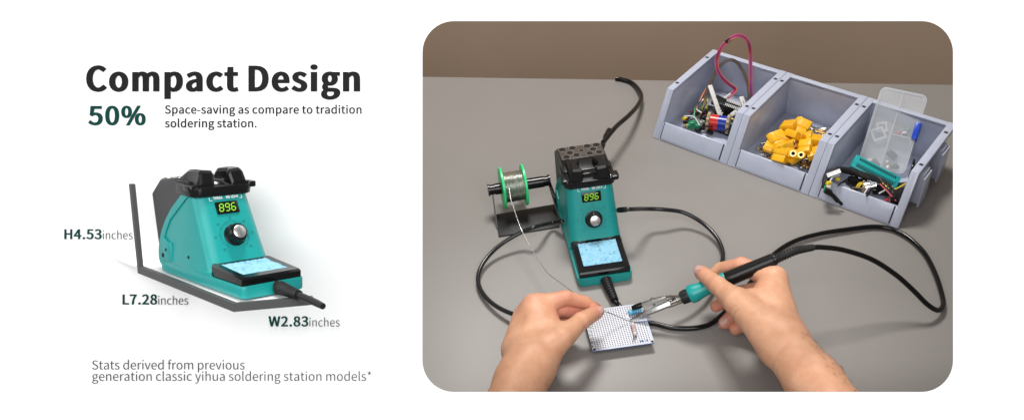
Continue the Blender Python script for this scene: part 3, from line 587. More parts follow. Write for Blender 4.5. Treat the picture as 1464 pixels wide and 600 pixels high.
    mb = MB(); mb.lathe([(0, 12.5), (0.6, 12.5)], (0, 112, 101.3), (0, 0, 1), 28); B(mb, 'cradle_well', 'hole_black', collar)
    if extras:
        for sx in (-1, 1):
            mb = MB(); mb.box((sx * 15.6, 118.5, 113.0), (7.0, 1.8, 1.8), RZ(sx * -8)); mb.box((sx * 13.4, 109, 108.8), (6.2, 1.8, 1.8), RZ(sx * 5)); mb.box((sx * 16.2, 113.5, 112.0), (1.2, 6, 3), RZ(sx * 8)); B(mb, 'spring_clip', 'silver', collar)
        mb = MB(); mb.box((27, 92, 103.5), (2, 2, 5.5), bevel=.4); B(mb, 'catch', 'silver', collar)
    # --- display, lettering, knob
    up = Vector((0, 32.8, 64.3)).normalized(); fn = Vector((0, -up.z, up.y)); Rf = Matrix((Vector((1, 0, 0)), up, fn)).transposed()
    def fp(x, z, d=0.0): return Vector((x, front_y(z) - 2.2 * (1 - (x / 33) ** 2), z)) + fn * d
    dc = fp(0, 77.5, 0.2)
    mb = MB(); mb.box(dc, (25.5, 13.2, 1.4), Rf, bevel=0.4); disp = B(mb, 'display', 'black_gloss')
    for i, ch in enumerate('896'):
        mb = MB()
        for sg in DIG[ch]:
            (xa, ya), (xb, yb) = SEG[sg]
            f = lambda x, y: Vector((-6.8 + 6.8 * i + x * 0.72 + y * 0.11, y * 0.64, 0.85))
            a, b_ = f(xa, ya), f(xb, yb); dvec = (b_ - a).normalized(); nn = Vector((-dvec.y, dvec.x, 0)); a = a + dvec * 0.25; b_ = b_ - dvec * 0.25
            hw = 0.5
            q = [a, a + dvec * 0.6 + nn * hw, b_ - dvec * 0.6 + nn * hw, b_, b_ - dvec * 0.6 - nn * hw, a + dvec * 0.6 - nn * hw]
            lo = [mb.bm.verts.new(dc + Rf @ (p - Vector((0, 0, 0.3)))) for p in q]; hi = [mb.bm.verts.new(dc + Rf @ p) for p in q]
            mb.bm.faces.new(lo[::-1]); mb.bm.faces.new(hi)
            for k in range(6): mb.bm.faces.new((lo[k], lo[(k + 1) % 6], hi[(k + 1) % 6], hi[k]))
        B(mb, 'digit', 'led', disp)
    Mr = Mx.to_3x3(); k3 = Mr.col[0].length
    Rw = (Mr * (1 / k3)) @ Rf
    for txt, xa, xb in (('YIHUA', -12.5, -2.5), ('926', 1.5, 6.0), ('LED-II', 7.6, 15.5)):
        lettering(txt, 0, (xb - xa), 0, 2.9, 'white_print', kx=1.3, off=0.12, name='name_print', parent=body, Rm=Rw, loc=Mx @ fp(xa, 86.0, 0.25), mmpx=k3)
    for sx in (-1, 1):
        x0 = 1.5; mb = MB()
        mb.box(fp(x0 + sx * 18.5, 86.8, 0.2), (0.6, 3.4, 0.5), Rf); mb.box(fp(x0 + sx * 17.2, 85.2, 0.2), (3.0, 0.6, 0.5), Rf); B(mb, 'print_bracket', 'white_print', body)
    kc = fp(0, 50.5, 0)
    mb = MB(); mb.lathe([(-1, 11.6), (0.9, 11.6), (1.3, 10.8)], kc, fn, 36)
    knob = B(mb, 'knob', 'black')
    mb = MB(); rings = []
    for h, r in ((1.0, 9.6), (2.0, 10.0), (9.2, 9.4), (10.6, 8.6), (10.8, 6.6)):
        rings.append([kc + fn * h + Rf @ Vector((math.cos(2 * math.pi * i / 72), math.sin(2 * math.pi * i / 72), 0)) * (r + (0.55 if (i % 6) < 3 and 1.5 < h < 10 else 0)) for i in range(72)])
    mb.loft(rings); B(mb, 'grip_ring', 'black', knob)
    mb = MB(); mb.lathe([(10.5, 7.0), (11.9, 6.8), (12.3, 6.2)], kc, fn, 30); B(mb, 'knob_cap', 'bright_silver', knob)
    mb = MB()
    for i in range(27):
        a = math.radians(-135 + 270 * i / 26 + 90); r = 15.6; big = i % 3 == 0
        x = r * math.cos(a); y = r * math.sin(a)
        mb.box(fp(x, 50.5 + y * up.z, 0.1), (2.0 if big else 1.2, 0.5, 0.45), Rf @ Matrix.Rotation(a, 3, 'Z'))
    for i in range(7):
        a = math.radians(-135 + 45 * i + 90); x, y = 21 * math.cos(a), 19.5 * math.sin(a); mb.box(fp(x, 50.5 + y * up.z, 0.1), (2.2, 1.2, 0.4), Rf)
    B(mb, 'dial_marks', 'teal_mark', body)
    # --- sponge tray
    ts = math.atan2(3.9, 58.8)
    def tz(y): return 22.3 + (y - 4) * 3.9 / 58.8
    out = rrect(-33.5, 33.5, 3.0, 62.5, 1.5, 2); inn = rrect(-25.5, 25.5, 15.5, 57, 2, 2)
    mb = MB(); t = bmesh.new(); n = len(out)
    lo = [t.verts.new((x, y, 12.8)) for x, y in out]; mid = [t.verts.new((x, y, tz(y) - 2.0)) for x, y in out]
    hi = [t.verts.new((x * 0.965, 3.0 + (y - 3.0) * 0.97 + 1.6, tz(y))) for x, y in out]
    hi2 = [t.verts.new((x, y, tz(y) - 0.4)) for x, y in inn]; hi3 = [t.verts.new((x, y, tz(y) - 5)) for x, y in inn]
    for A, Bq in ((lo, mid), (mid, hi), (hi2, hi3)):
        for i in range(n): t.faces.new((A[i], A[(i + 1) % n], Bq[(i + 1) % n], Bq[i]))
    es = [t.edges.get((q[i], q[(i + 1) % n])) or t.edges.new((q[i], q[(i + 1) % n])) for q in (hi, hi2) for i in range(n)]
    bmesh.ops.triangle_fill(t, edges=es, use_beauty=True); t.faces.new(lo[::-1]); t.faces.new(hi3)
    mb.merge(t)
    tray = B(mb, 'sponge_tray', 'black_gloss', ang=20)
    mb = MB(); g = 22; rng = random.Random(4)
    def sp(x, y): return tz(y) + 0.15 + 0.35 * math.sin(x * .9 + y * .4) * math.sin(y * .7) + rng.uniform(-.2, .2) - 0.6 * (max(abs(x) / 25.3, abs(y - 36.2) / 20.6) ** 8)
    vs = [[mb.bm.verts.new((-25.3 + 50.6 * i / g, 15.6 + 41.2 * j / g, 0)) for i in range(g + 1)] for j in range(g + 1)]
    for r_ in vs:
        for v in r_: v.co.z = sp(v.co.x, v.co.y)
    for j in range(g):
        for i in range(g): mb.bm.faces.new((vs[j][i], vs[j][i + 1], vs[j + 1][i + 1], vs[j + 1][i]))
    rim = [vs[0][i] for i in range(g + 1)] + [vs[j][g] for j in range(1, g + 1)] + [vs[g][i] for i in range(g - 1, -1, -1)] + [vs[j][0] for j in range(g - 1, 0, -1)]
    lowr = [mb.bm.verts.new((v.co.x, v.co.y, tz(v.co.y) - 4.5)) for v in rim]; k = len(rim)
    for i in range(k): mb.bm.faces.new((rim[i], rim[(i + 1) % k], lowr[(i + 1) % k], lowr[i]))
    mb.bm.faces.new(lowr)
    B(mb, 'sponge', 'sponge', ang=60)
    # --- rubber feet
    for x, y in ((-25, 12), (25, 12), (-25, 150), (25, 150)):
        mb = MB(); mb.lathe([(0, 6), (0.4, 6.6), (2.2, 6.6)], (x, y, 0), (0, 0, 1), 18); B(mb, 'rubber_foot', 'black_matte')
    return root, B
def strain_relief(mb, pts, r0, r1, ridges, core=0.8):
    pts = spline(pts, 8); N = len(pts)
    L = [0]
    for i in range(1, N): L.append(L[-1] + (pts[i] - pts[i - 1]).length)
    def pos(s):
        for i in range(1, N):
            if s <= L[i]: return pts[i - 1].lerp(pts[i], (s - L[i - 1]) / max(1e-6, L[i] - L[i - 1]))
        return pts[-1]
    P, Rr = [], []
    K = ridges * 4
    for i in range(K + 1):
        s = L[-1] * i / K; P.append(pos(s)); r = r0 + (r1 - r0) * i / K
        Rr.append(r if i % 4 < 2 else r * core)
    mb.tube(P, Rr, 16)

# the station on the bench
ID4 = Matrix.Identity(4)
st, SB = station('soldering_station', 'teal and black soldering station on the grey bench with two flexible arms', ID4, Matrix.Identity(3), (0, 92, 0), True)
# flexible metal arms
def arm(pxs, socket, tip=None):
    pts = [p for p in pxs]
    mb = MB(); c = spline(pts, 16); P, Rr = [], []
    L = 0; prev = c[0]
    d = []
    for p in c: L += (p - prev).length; d.append(L); prev = p
    n = int(L / 1.5)
    for i in range(n + 1):
        s = L * i / n
        j = next((q for q in range(1, len(c)) if d[q] >= s), len(c) - 1)
        t = (s - d[j - 1]) / max(1e-6, d[j] - d[j - 1]); P.append(c[j - 1].lerp(c[j], t)); Rr.append(3.05 if i % 2 else 2.75)
    mb.tube(P, Rr, 10)
    o = SB(mb, 'flexible_arm', 'goose', ang=80)
    a, b_ = c[0], c[0] + (c[3] - c[0]).normalized() * 14
    mb = MB(); mb.lathe([(-3, 3.6), (2, 3.8), (11, 3.6), (12, 3.1)], a, b_ - a, 16); SB(mb, 'sleeve', 'black_gloss', o)
    mb = MB(); mb.lathe([(-5, 3.4), (-2, 3.4)], a, b_ - a, 14); SB(mb, 'socket', 'silver', o)
    if tip:
        mb = MB(); mb.tube(tip, [2.4, 2.4, 2.0], 12); SB(mb, 'end_clip', 'silver', o)
LA = [at_x(803, 316, -37), at_x(788, 318.5, -50)] + [at(x, y, h) for x, y, h in ((766, 324, 32), (745, 332, 25), (715, 350, 17), (694, 371, 11), (684, 392, 8), (686, 411, 8), (700, 430, 9), (722, 444, 12), (748, 451, 16), (790, 449, 18), (818, 444, 18))]
arm(LA, None, [at(814, 444.5, 18), at(824, 443, 17), at(846, 444, 14)])
RA = [at_x(887, 300, 37), at_x(901, 299, 48)] + [at(x, y, h) for x, y, h in ((925, 298.5, 36), (950, 299.5, 30), (978, 304, 22), (1005, 319, 15), (1024, 338, 11), (1033, 358, 9), (1032, 375, 9), (1024, 395, 12), (1008, 411, 20), (985, 422, 26), (962, 427.5, 30))]
arm(RA, None)
mb = MB(); strain_relief(mb, [(0, -1, 9), (1, -14, 9), (at(879, 429, 9))], 7.2, 5.0, 9, .74); SB(mb, 'cord_sleeve', 'black_matte')
mb = MB(); strain_relief(mb, [(24, 184, 50), at(868, 190, 48), at(871, 186, 46)], 4.2, 3.8, 4)
pw = [at(862, 204, 50), at(880, 182, 45), at(898, 166, 35), at(911, 152, 22), at(917, 139, 12), at(912, 127, 6), at(902, 118, 3.5), at(888, 113.5, 3.2), at(880, 112.5, 3.0)]
mb.tube(spline(pw, 8), 3.6, 12); SB(mb, 'power_cord', 'black_gloss')

# the large product station on a thin white shelf in front of the board (its own pose)
K = 0.84
A2 = Matrix(((0.6985, -0.7154, 0.0199), (-0.1038, -0.1288, -0.9862), (0.7081, 0.6868, -0.1642))); T2 = Vector((-235.1, 84.9, 973.5))
R2 = (A1I @ A2); R2 = R2.to_quaternion().to_matrix()
M2 = mat4(R2 * K, cam_to_world(T2 * K))
st2, SB2 = station('soldering_station', 'large teal and black soldering station on the white shelf inside the grey bracket', M2, R2, M2 @ Vector((0, 92, 0)))
def on2(px, py, z):
    """a point in the shelf station's own millimetres"""
    Ai = A2.inverted(); d = Ai @ Vector(((px - CX) / F_PX, (py - CY) / F_PX, 1)); o = -(Ai @ T2)
    return o + d * ((z - o.z) / d.z)
mb = MB(); strain_relief(mb, [(2, -0.5, 8.2), on2(401, 411, 8.6), on2(413, 416, 8.6), on2(427, 421.5, 8)], 7.2, 5.0, 9, .68); SB2(mb, 'cord_sleeve', 'black_matte')
mb = MB(); mb.tube(spline([on2(420, 418.5, 8.2), on2(428, 422, 7.8), on2(441, 427.5, 6.5), on2(452, 432.5, 5.2), on2(462, 437.5, 4.2)], 6), [3.5] * 20 + [3.4, 3.3, 3.2, 3.1, 3.0], 14); SB2(mb, 'cord', 'black_matte')
# shelf
q0, q1, q2 = on2(206, 384, -1), on2(338, 436, -1), on2(446, 426.5, -1)
def back_to(p):   # run back along the shelf to the board
    d = A2 @ Vector((0, 1, 0)); c = A2 @ p + T2
    return p + Vector((0, 1, 0)) * ((D_BOARD / K - c.z) / d.z)
poly = [(p.x, p.y) for p in (q0, q1, q2, back_to(q2), back_to(q0))]
mb = MB(); mb.prism(poly, -3.0, 0.0, 'z')
tag(mb.build('white_shelf', 'white_board', Mx=M2), 'thin white shelf carrying the large teal soldering station', 'shelf')
# bracket: three bars
br = thing('dimension_bracket', 'dark grey three-sided measuring bracket around the large teal station', 'bracket', M2 @ q1, R2)
def bar(a, b_, wv, hv, z0):
    d = (b_ - a).normalized(); n = Vector((-d.y, d.x, 0))
    mb = MB(); pts = [a - n * wv / 2, b_ - n * wv / 2, b_ + n * wv / 2, a + n * wv / 2]
    mb.prism([(p.x, p.y) for p in pts], z0, z0 + hv, 'z'); return mb
e1 = (q1 - q0).normalized(); e2 = (q2 - q1).normalized()
def outn(e): return Vector((e.y, -e.x, 0))
def mitre_bar(a, b_, ea, eb, e):   # bar whose ends are cut to the corner
    n = outn(e)
    return n
n1, n2 = outn(e1), outn(e2); wB = 5.0
mit = (n1 + n2).normalized(); mit = mit * (wB / max(0.2, mit.dot(n1)))
mb = MB(); mb.prism([(p.x, p.y) for p in (q0, q1, q1 + mit, q0 + n1 * wB)], -6.0, 2.2, 'z'); mb.build('bar', 'bracket_grey', br, Mx=M2)
mb = MB(); mb.prism([(p.x, p.y) for p in (q1, q2, q2 + n2 * wB, q1 + mit)], -6.0, 2.2, 'z'); mb.build('bar', 'bracket_grey', br, Mx=M2)
# upright: its top found where the sight line meets the plane of the slanting bar
Ai = A2.inverted(); dv = Ai @ Vector(((193.5 - CX) / F_PX, (263 - CY) / F_PX, 1)); ov = -(Ai @ T2)
tq = ((q0 - ov).dot(n1)) / dv.dot(n1); top = ov + dv * tq
mb = MB(); ew = e1 * 5.5
a0 = q0 + Vector((0, 0, -5.0)); 
v = [mb.bm.verts.new(p + o) for p in (a0, top) for o in (Vector((0, 0, 0)), -ew * 1.0 * (1 if p is a0 else 1), -ew + n1 * wB, n1 * wB)]
for f in ((0, 1, 2, 3), (4, 5, 6, 7), (0, 1, 5, 4), (1, 2, 6, 5), (2, 3, 7, 6), (3, 0, 4, 7)): mb.bm.faces.new([v[i] for i in f])
mb.build('upright_bar', 'bracket_grey', br, Mx=M2)

# ------------------------------------------------------------------ storage bins
BW, BMY, BD, BH = 128.9, 39.1, 177.1, 68.5
BO, BYAW = Vector((138.7, 306.0, 0)), -0.814
RB = Matrix.Rotation(BYAW, 3, 'Z')
def bin_at(i): return BO + RB @ Vector(((i + 0.5) * BW, 0, 0))
def make_bin():
    Mb = mat4(RB, bin_at(0))
    root = thing('storage_bin', 'x', 'storage bin', bin_at(0), RB, 'grey storage bins in a row')
    def B(mb, nm, mat, parent=root, **k): return mb.build(nm, mat, parent, Mx=Mb, **k)
    h = BW / 2
    mb = MB()
    mb.box((0, BD / 2 + 1, 2.2), (BW - 18, BD - 14, 2.6), bevel=0.4)                                      # floor
    for s in (-1, 1):
        mb.prism([(3, 1), (BMY + 1, BH - 2), (BD - 5, BH - 2), (BD - 9, 1)], s * (h - 10.5), s * (h - 8.0), bevel=0.4)      # side wall
        mb.prism([(0, 0.6), (BMY, BH), (BD, BH), (BD, BH - 7), (BMY + 4.5, BH - 6), (5.6, 0.6)], s * (h - 11.0), s * (h - 0.25), bevel=0.6, seg=2)   # rim flange and front post
    mb.box((0, BD - 8.5, BH / 2), (BW - 18, 2.6, BH - 3), bevel=0.4)
    mb.box((0, BD - 5.0, BH - 3.2), (BW - 16, 9.6, 6.0), bevel=1.0)
    zl = 23.5; yl = BMY * zl / BH
    mb.prism([(0.6, 0.6), (yl + 0.6, zl), (yl + 3.6, zl), (4.6, 0.6)], -(h - 9), h - 9, bevel=0.7)
    B(mb, 'bin_body', 'bin', ang=30)
    nrm = Vector((0, -BH, BMY)).normalized()
    mb = MB(); z0, z1 = 3.0, zl + 1.0
    q = [(BMY * z0 / BH, z0), (BMY * z1 / BH, z1), (BMY * z1 / BH + 2, z1 + .3), (BMY * z0 / BH + 2, z0)]
    mb.prism([(y + nrm.y * 1.3, z + nrm.z * 1.3) for y, z in q], -(h - 14.5), h - 14.5, bevel=0.5)
    B(mb, 'label_lip', 'bin')
    for s in (-1, 1):
        mb = MB(); z0, z1 = 2.5, zl + 0.4
        q = [(BMY * z0 / BH, z0), (BMY * z1 / BH, z1), (BMY * z1 / BH + 1, z1), (BMY * z0 / BH + 1, z0)]
        mb.prism([(y + nrm.y * 0.35, z + nrm.z * 0.35) for y, z in q], s * (h - 14.6), s * (h - 12.9)); B(mb, 'label_slot', 'slot')
        for y in (BMY + 0.15 * (BD - BMY), BMY + 0.80 * (BD - BMY)):
            mb = MB(); mb.box((s * (h - 5.3), y, BH - 0.8), (5.4, 5.0, 2.0), bevel=0.3); B(mb, 'stacking_notch', 'slot')
    return root
bin0 = make_bin()
bin0['label'] = 'grey open bin holding jumper wires and a red and blue coil'
for i, lab in ((1, 'middle grey open bin holding yellow connectors'), (2, 'grey open bin holding the clear box and teal socket')):
    copy_tree(bin0, mat4(RB, bin_at(i) * S), lab)
bin2 = [o for o in scene.objects if o.get('label') == 'grey open bin holding the clear box and teal socket'][0]
Mb2 = mat4(RB, bin_at(2))
for y0, y1 in ((52, 74), (118, 140)):
    mb = MB(); h = BW / 2
    mb.prism([(y0, 10), (y0, BH - 9), (y1, BH - 9), (y1, 10)], h - 8, h + 4, bevel=0.8)
    mb.prism([(y0 - 4, 8), (y0 - 4, BH - 13), (y1 + 1, BH - 13), (y1 + 1, 8)], h + 4, h + 7, bevel=0.8)
    mb.build('side_rail', 'bin', bin2, Mx=Mb2)

# ------------------------------------------------------------------ contents of the wire bin
def pdir(p0, p1): return (p1 - p0).normalized()
def tubething(name, label, cat, pts, r, mat, n=8, group=None, k=8):
    mb = MB(); mb.tube(spline(pts, k) if len(pts) > 2 else pts, r, n); return tag(mb.build(name, mat, ang=60), label, cat, group)
c0, c1 = at(1015, 174, 20), at(1039, 177.5, 20); ax = pdir(c0, c1)
coil = thing('coil', 'small coil with red and blue sleeve between tan end plates', 'coil', c0 - Vector((0, 0, 14)))
L = (c1 - c0).length
mb = MB(); mb.lathe([(0, 12), (L * 0.5, 12)], c0, ax, 26); mb.build('red_sleeve', 'coil_red', coil)
mb = MB(); mb.lathe([(L * 0.5, 12.05), (L, 12)], c0, ax, 26); mb.build('blue_sleeve', 'coil_blue', coil)
up_ = Vector((0, 0, 1)); sd = ax.cross(up_)
for k in (0, 1):
    o = c0 if k == 0 else c1
    mb = MB(); pts = []
    for i in range(24):
        a = 2 * math.pi * i / 24; r = 15.2 if i % 2 else 13.2; pts.append((r * math.cos(a) * 1.0, r * math.sin(a) * 1.0))
    mb.prism(pts, -4.5 if k == 0 else 0, 0 if k == 0 else 4.5, 'x', R=basis(ax, up_), c=o, bevel=0.3); mb.build('end_plate', 'tan', coil)
mb = MB(); mb.box(at(1037, 184, 8), (34, 20, 9), RB, bevel=1); tag(mb.build('connector_block', 'navy'), 'dark navy block lying under the red and blue coil', 'connector')
mb = MB(); mb.box(at(992, 179, 14), (19, 13, 8), RB @ RZ(30), bevel=1.5); mb.box(at(990, 176, 19), (9, 8, 5), RB @ RZ(30), bevel=1); tag(mb.build('terminal_block', 'green_pcb', ang=30), 'small green terminal block behind the lip of the wire bin', 'connector')
for (px, py, h, rz, m_) in ((981, 175, 13, 10, 'wire_black'), (1003, 183, 11, 50, 'wire_black'), (1008, 178, 15, 100, 'wire_black'), (998, 186, 10, 0, 'wire_black'), (985, 181, 10, -20, 'wire_yellow'), (1003, 175, 14, 70, 'off_white'), (980, 170, 16, 70, 'wire_yellow'), (1015, 189, 9, 20, 'wire_black')):
    mb = MB(); mb.box(at(px, py, h), (10, 5, 5), RB @ RZ(rz) @ Matrix.Rotation(0.3, 3, 'Y'), bevel=0.7); mb.box(at(px, py, h) + Vector((0, 0, 2.4)), (4, 3.4, 2), RB @ RZ(rz), bevel=0.4)
    tag(mb.build('wire_plug', m_), {'wire_black': 'tiny black wire plug on the floor of the wire bin', 'wire_yellow': 'tiny yellow wire plug near the left corner of the wire bin', 'off_white': 'tiny white wire plug beside the green terminal block'}[m_], 'connector', 'wire plugs in the wire bin')
for k, (px, py, h, sz, rz) in enumerate(((1022, 160, 10, (30, 16, 9), 10), (1040, 156, 12, (26, 15, 8), -30), (1050, 166, 9, (24, 18, 8), 40), (1012, 168, 10, (22, 12, 8), 70), (1030, 148, 14, (28, 10, 7), 5), (1056, 158, 12, (18, 12, 8), 80), (1004, 160, 9, (24, 9, 7), 35))):
    mb = MB(); R = RB @ RZ(rz) @ Matrix.Rotation(.15 * (-1) ** k, 3, 'X'); mb.box(at(px, py, h), sz, R, bevel=1)
    for i in range(5): mb.box(at(px, py, h) + R @ Vector(((i - 2) * sz[0] / 5.5, 0, sz[2] / 2)), (sz[0] / 11, sz[1] * .55, .8), R, bevel=.2)
    tag(mb.build('socket_housing', 'wire_black' if k % 3 else 'dark_grey'), 'dark socket housing in the heap beneath the coil and pin strips', 'connector', 'dark socket housings in the wire bin')
def strip(p0, p1, wd, th, label, mat='off_white', name='plastic_strip', group='white strips in the wire bin'):
    x = pdir(p0, p1); R = basis(x, Vector((0.1, -0.6, 0.8))); mb = MB(); mb.box((p0 + p1) / 2, ((p1 - p0).length, wd, th), R, bevel=0.4)
    for i in range(int((p1 - p0).length / 5)): mb.box(p0.lerp(p1, (i + .6) * 5 / (p1 - p0).length) + R @ Vector((0, 0, th / 2)), (1.4, 1.4, 1.2), R)
    return tag(mb.build(name, mat), label, 'strip', group)
strip(at(1012, 128, 40), at(1034, 165, 26), 7, 3, 'white pin strip leaning beside the red and blue coil')
strip(at(1062, 138, 44), at(1063, 157, 24), 7, 3, 'white upright pin strip beneath the hanging ribbon cable')
strip(at(1046, 164, 22), at(1064, 151, 24), 6, 3, 'white slanting pin strip beside the bin wall')
h0, h1 = at(1022, 141.5, 30), at(1058, 154, 26); x = pdir(h0, h1); R = basis(x, Vector((0, -0.75, 0.66)))
ph = thing('pin_header', 'long black pin header with two rows of pale pins', 'pin header', h0)
mb = MB(); mb.box((h0 + h1) / 2, ((h1 - h0).length, 9, 7), R, bevel=0.4); mb.build('header_body', 'wire_black', ph)
mb = MB(); n = 15
for i in range(n):
    for s in (-1, 1): mb.box(h0.lerp(h1, (i + .5) / n) + R @ Vector((0, s * 3.4, 3.6)), (1.5, 4.2, 2.2), R)
mb.build('pin_row', 'off_white', ph)
# jumper ribbon: four coloured wires side by side
RIB = [(1031, 146, 26), (1041, 139, 36), (1049, 132, 42), (1051, 127, 46), (1043, 121, 52), (1034, 113, 60), (1028, 104, 68), (1025, 95, 76), (1025, 84, 86), (1029, 73, 98), (1036, 63, 108), (1045, 55, 116), (1055, 51.5, 118), (1064, 54, 114), (1070, 62, 106), (1072.5, 75, 92), (1073, 95, 74), (1073, 118, 54), (1073.5, 142, 30)]
rb = thing('jumper_ribbon', 'red purple and orange jumper wire loop arching above the bin', 'wires', at(1031, 146, 4))
pts = spline([at(*p) for p in RIB], 6)
for j, m_ in enumerate(('wire_orange', 'wire_purple', 'wire_red', 'wire_pink')):
    P = []
    for i, p in enumerate(pts):
        t = (pts[min(i + 1, len(pts) - 1)] - pts[max(i - 1, 0)]).normalized()
        view = (p - CAM).normalized(); sdv = t.cross(view).normalized(); nv = (sdv * 0.82 + view * 0.55)
        P.append(p + nv * (j - 1.5) * 1.75)
    mb = MB(); mb.tube(P, 0.8, 7); mb.build('wire', m_, rb)
mb = MB(); p = at(1041, 58.5, 112); mb.box(p, (8.5, 6, 5), basis(at(1046, 55, 116) - at(1036, 63, 108), Vector((0, -.7, .7))), bevel=0.6); mb.build('tape_band', 'wire_black', rb)
mb = MB(); mb.tube([at(1036, 141, 32), at(1045, 134.5, 40)], 2.6, 8); mb.build('end_plug', 'off_white', rb)
gr = [(1002, 147, 30), (1009, 133, 40), (1018, 112, 56), (1025, 100, 66), (1034, 90, 76), (1044, 85.5, 80), (1053, 89, 78), (1060, 98, 70), (1067, 112, 58), (1070, 126, 46), (1072, 146, 28)]
gb = thing('ribbon_cable', 'dull grey and brown ribbon arching inside the wire bin', 'wires', at(1002, 147, 4))
pts = spline([at(*p) for p in gr], 6)
for j, m_ in enumerate(('wire_grey', 'wire_brown', 'wire_grey')):
    P = []
    for i, p in enumerate(pts):
        t = (pts[min(i + 1, len(pts) - 1)] - pts[max(i - 1, 0)]).normalized(); view = (p - CAM).normalized(); sdv = t.cross(view).normalized()
        P.append(p + (sdv * .9 + view * .4) * (j - 1) * 1.7)
    mb = MB(); mb.tube(P, 1.0, 7); mb.build('wire', m_, gb)
for j, (m_, a, bq, lab) in enumerate((('wire_white', (986, 166), (1006, 142), 'white'), ('wire_black', (982, 172), (1003, 143), 'black'), ('wire_green', (998, 163), (1008, 139), 'green'), ('wire_yellow', (1003, 161), (1010, 137), 'yellow'), ('wire_black', (1000, 170), (1011, 146), 'black'), ('wire_yellow', (1010, 160), (1012, 141), 'yellow'), ('wire_orange', (994, 160), (1010, 126), 'orange'))):
    p0, p1 = at(*a, 16), at(*bq, 34); md = (p0 + p1) / 2 + Vector((0, 0, 3))
    tubething('jumper_wire', lab + ' jumper wire fanned out on the left of the wire bin', 'wire', [p0, md, p1], 1.1, m_, 6, 'fanned jumper wires')
    mb = MB(); mb.tube([p0, p0.lerp(p1, 0.28)], 1.7, 6); o = mb.build('plug', 'wire_black', [q for q in scene.objects if q.name.startswith('jumper_wire')][-1])

rw = random.Random(21)
for k in range(16):
    m_ = ('wire_black', 'wire_red', 'wire_white', 'wire_black', 'wire_brown', 'wire_yellow', 'wire_green', 'wire_black')[k % 8]
    px, py = rw.uniform(985, 1050), 0; py = 160 + (px - 985) * 0.25 + rw.uniform(-6, 16); h = rw.uniform(9, 24)
    a_ = rw.uniform(0, 6.28); q0_ = at(px, py, h); dv_ = Vector((math.cos(a_), math.sin(a_), rw.uniform(-.2, .5))) * rw.uniform(9, 16)
    tubething('loose_wire', 'short loose ' + m_[5:] + ' wire among the dark housings in the wire bin', 'wire', [q0_ - dv_, q0_ + Vector((rw.uniform(-5, 5), rw.uniform(-5, 5), 4)), q0_ + dv_], 1.1, m_, 6, 'short loose wires in the wire bin', 5)

# ------------------------------------------------------------------ yellow connectors and metal plugs
def make_xt():
    root = thing('yellow_connector', 'x', 'connector', (0, 0, 0), None, 'yellow connectors in the middle bin')
    mb = MB(); mb.prism([(-8, -4), (5, -4), (8, -1.4), (8, 1.4), (5, 4), (-8, 4)], -8, 2, 'y', bevel=0.5)
    mb.prism([(-7.2, -3.4), (4.6, -3.4), (7.2, -1.1), (7.2, 1.1), (4.6, 3.4), (-7.2, 3.4)], 2, 9, 'y', bevel=0.5)
    for s in (-1, 0, 1): mb.box((s * 4.2, -3, 4.05), (1.0, 8, 0.5))
    mb.build('housing', 'yellow', root)
    for s in (-1, 1):
        mb = MB(); mb.lathe([(-8.6, 2.9), (-8.0, 2.9)], (s * 3.6, 0, 0), (0, 1, 0), 16); o = mb.build('contact', 'gold', root)
        mb = MB(); mb.lathe([(-8.75, 1.9), (-8.55, 1.9)], (s * 3.6, 0, 0), (0, 1, 0), 14); mb.build('bore', 'hole_black', o)
    return root
xt = make_xt()
XT = [(1127, 180, 24, 15, 20, 10, 'yellow connector at the rear of the heap, left one'), (1145, 181, 22, -20, -10, 0, 'yellow connector at the rear of the heap beside the long metal plugs'), (1137, 194, 30, 40, 15, -25, 'yellow connector lying aslant in the heap centre'),
      (1111, 200, 26, -25, 10, 60, 'yellow connector at the left end of the heap'), (1121, 197, 24, 20, -20, 20, 'yellow connector half covered in the heap centre'), (1116.5, 219, 26, -40, 12, 4, 'large yellow connector at the front left of the heap'),
      (1138, 220, 26, -35, 8, 30, 'yellow connector facing forward with two gold sockets'), (1164, 200, 24, 10, 10, -60, 'yellow connector against the right wall of the middle bin'), (1165, 218, 22, -20, 0, -50, 'yellow connector half hidden behind the right front post'), (1113, 206, 20, 5, -15, 45, 'yellow connector under the left end of the heap'), (1133, 182, 18, 20, 5, 60, 'yellow connector low between the two rear ones'),
      (1126, 208, 34, -30, 20, -70, 'yellow connector tilted on top of the heap at its centre'), (1150, 196, 24, 30, -15, 110, 'yellow connector on its side right of the heap centre'), (1104, 211, 18, -10, 10, 100, 'yellow connector low at the far left front of the heap'), (1150, 210, 26, -15, 25, 20, 'yellow connector between the front one and the right wall'), (1128, 226, 18, 10, -5, 80, 'yellow connector low at the very front of the heap')]
for i, (px, py, h, rx, ry, rz, lab) in enumerate(XT):
    R = RB @ RZ(rz if 'sockets' in lab else rz + 180) @ Matrix.Rotation(math.radians(rx), 3, 'X') @ Matrix.Rotation(math.radians(ry), 3, 'Y')
    mw = mat4(R, at(px, py, h + 8) * S) @ Matrix.Scale(1.52 if i < 8 else 1.35, 4)
    if i == 0: xt.matrix_world = mw; xt['label'] = lab
    else: copy_tree(xt, mw, lab)
def make_bullet(mat):
    mb = MB(); mb.lathe([(-9, 1.6), (-8.6, 2.1), (-2, 2.1), (-1.8, 2.7), (0, 2.7), (0.2, 2.2), (6, 2.3), (7, 2.0), (9, 1.2)], (0, 0, 0), (1, 0, 0), 14)
    return tag(mb.build('bullet_plug', mat, origin=(0, 0, 0)), 'small loose metal bullet plug around the yellow connectors', 'plug', 'metal bullet plugs in the middle bin')
bl = [make_bullet('silver'), make_bullet('steel'), make_bullet('gold')]
rng = random.Random(11)
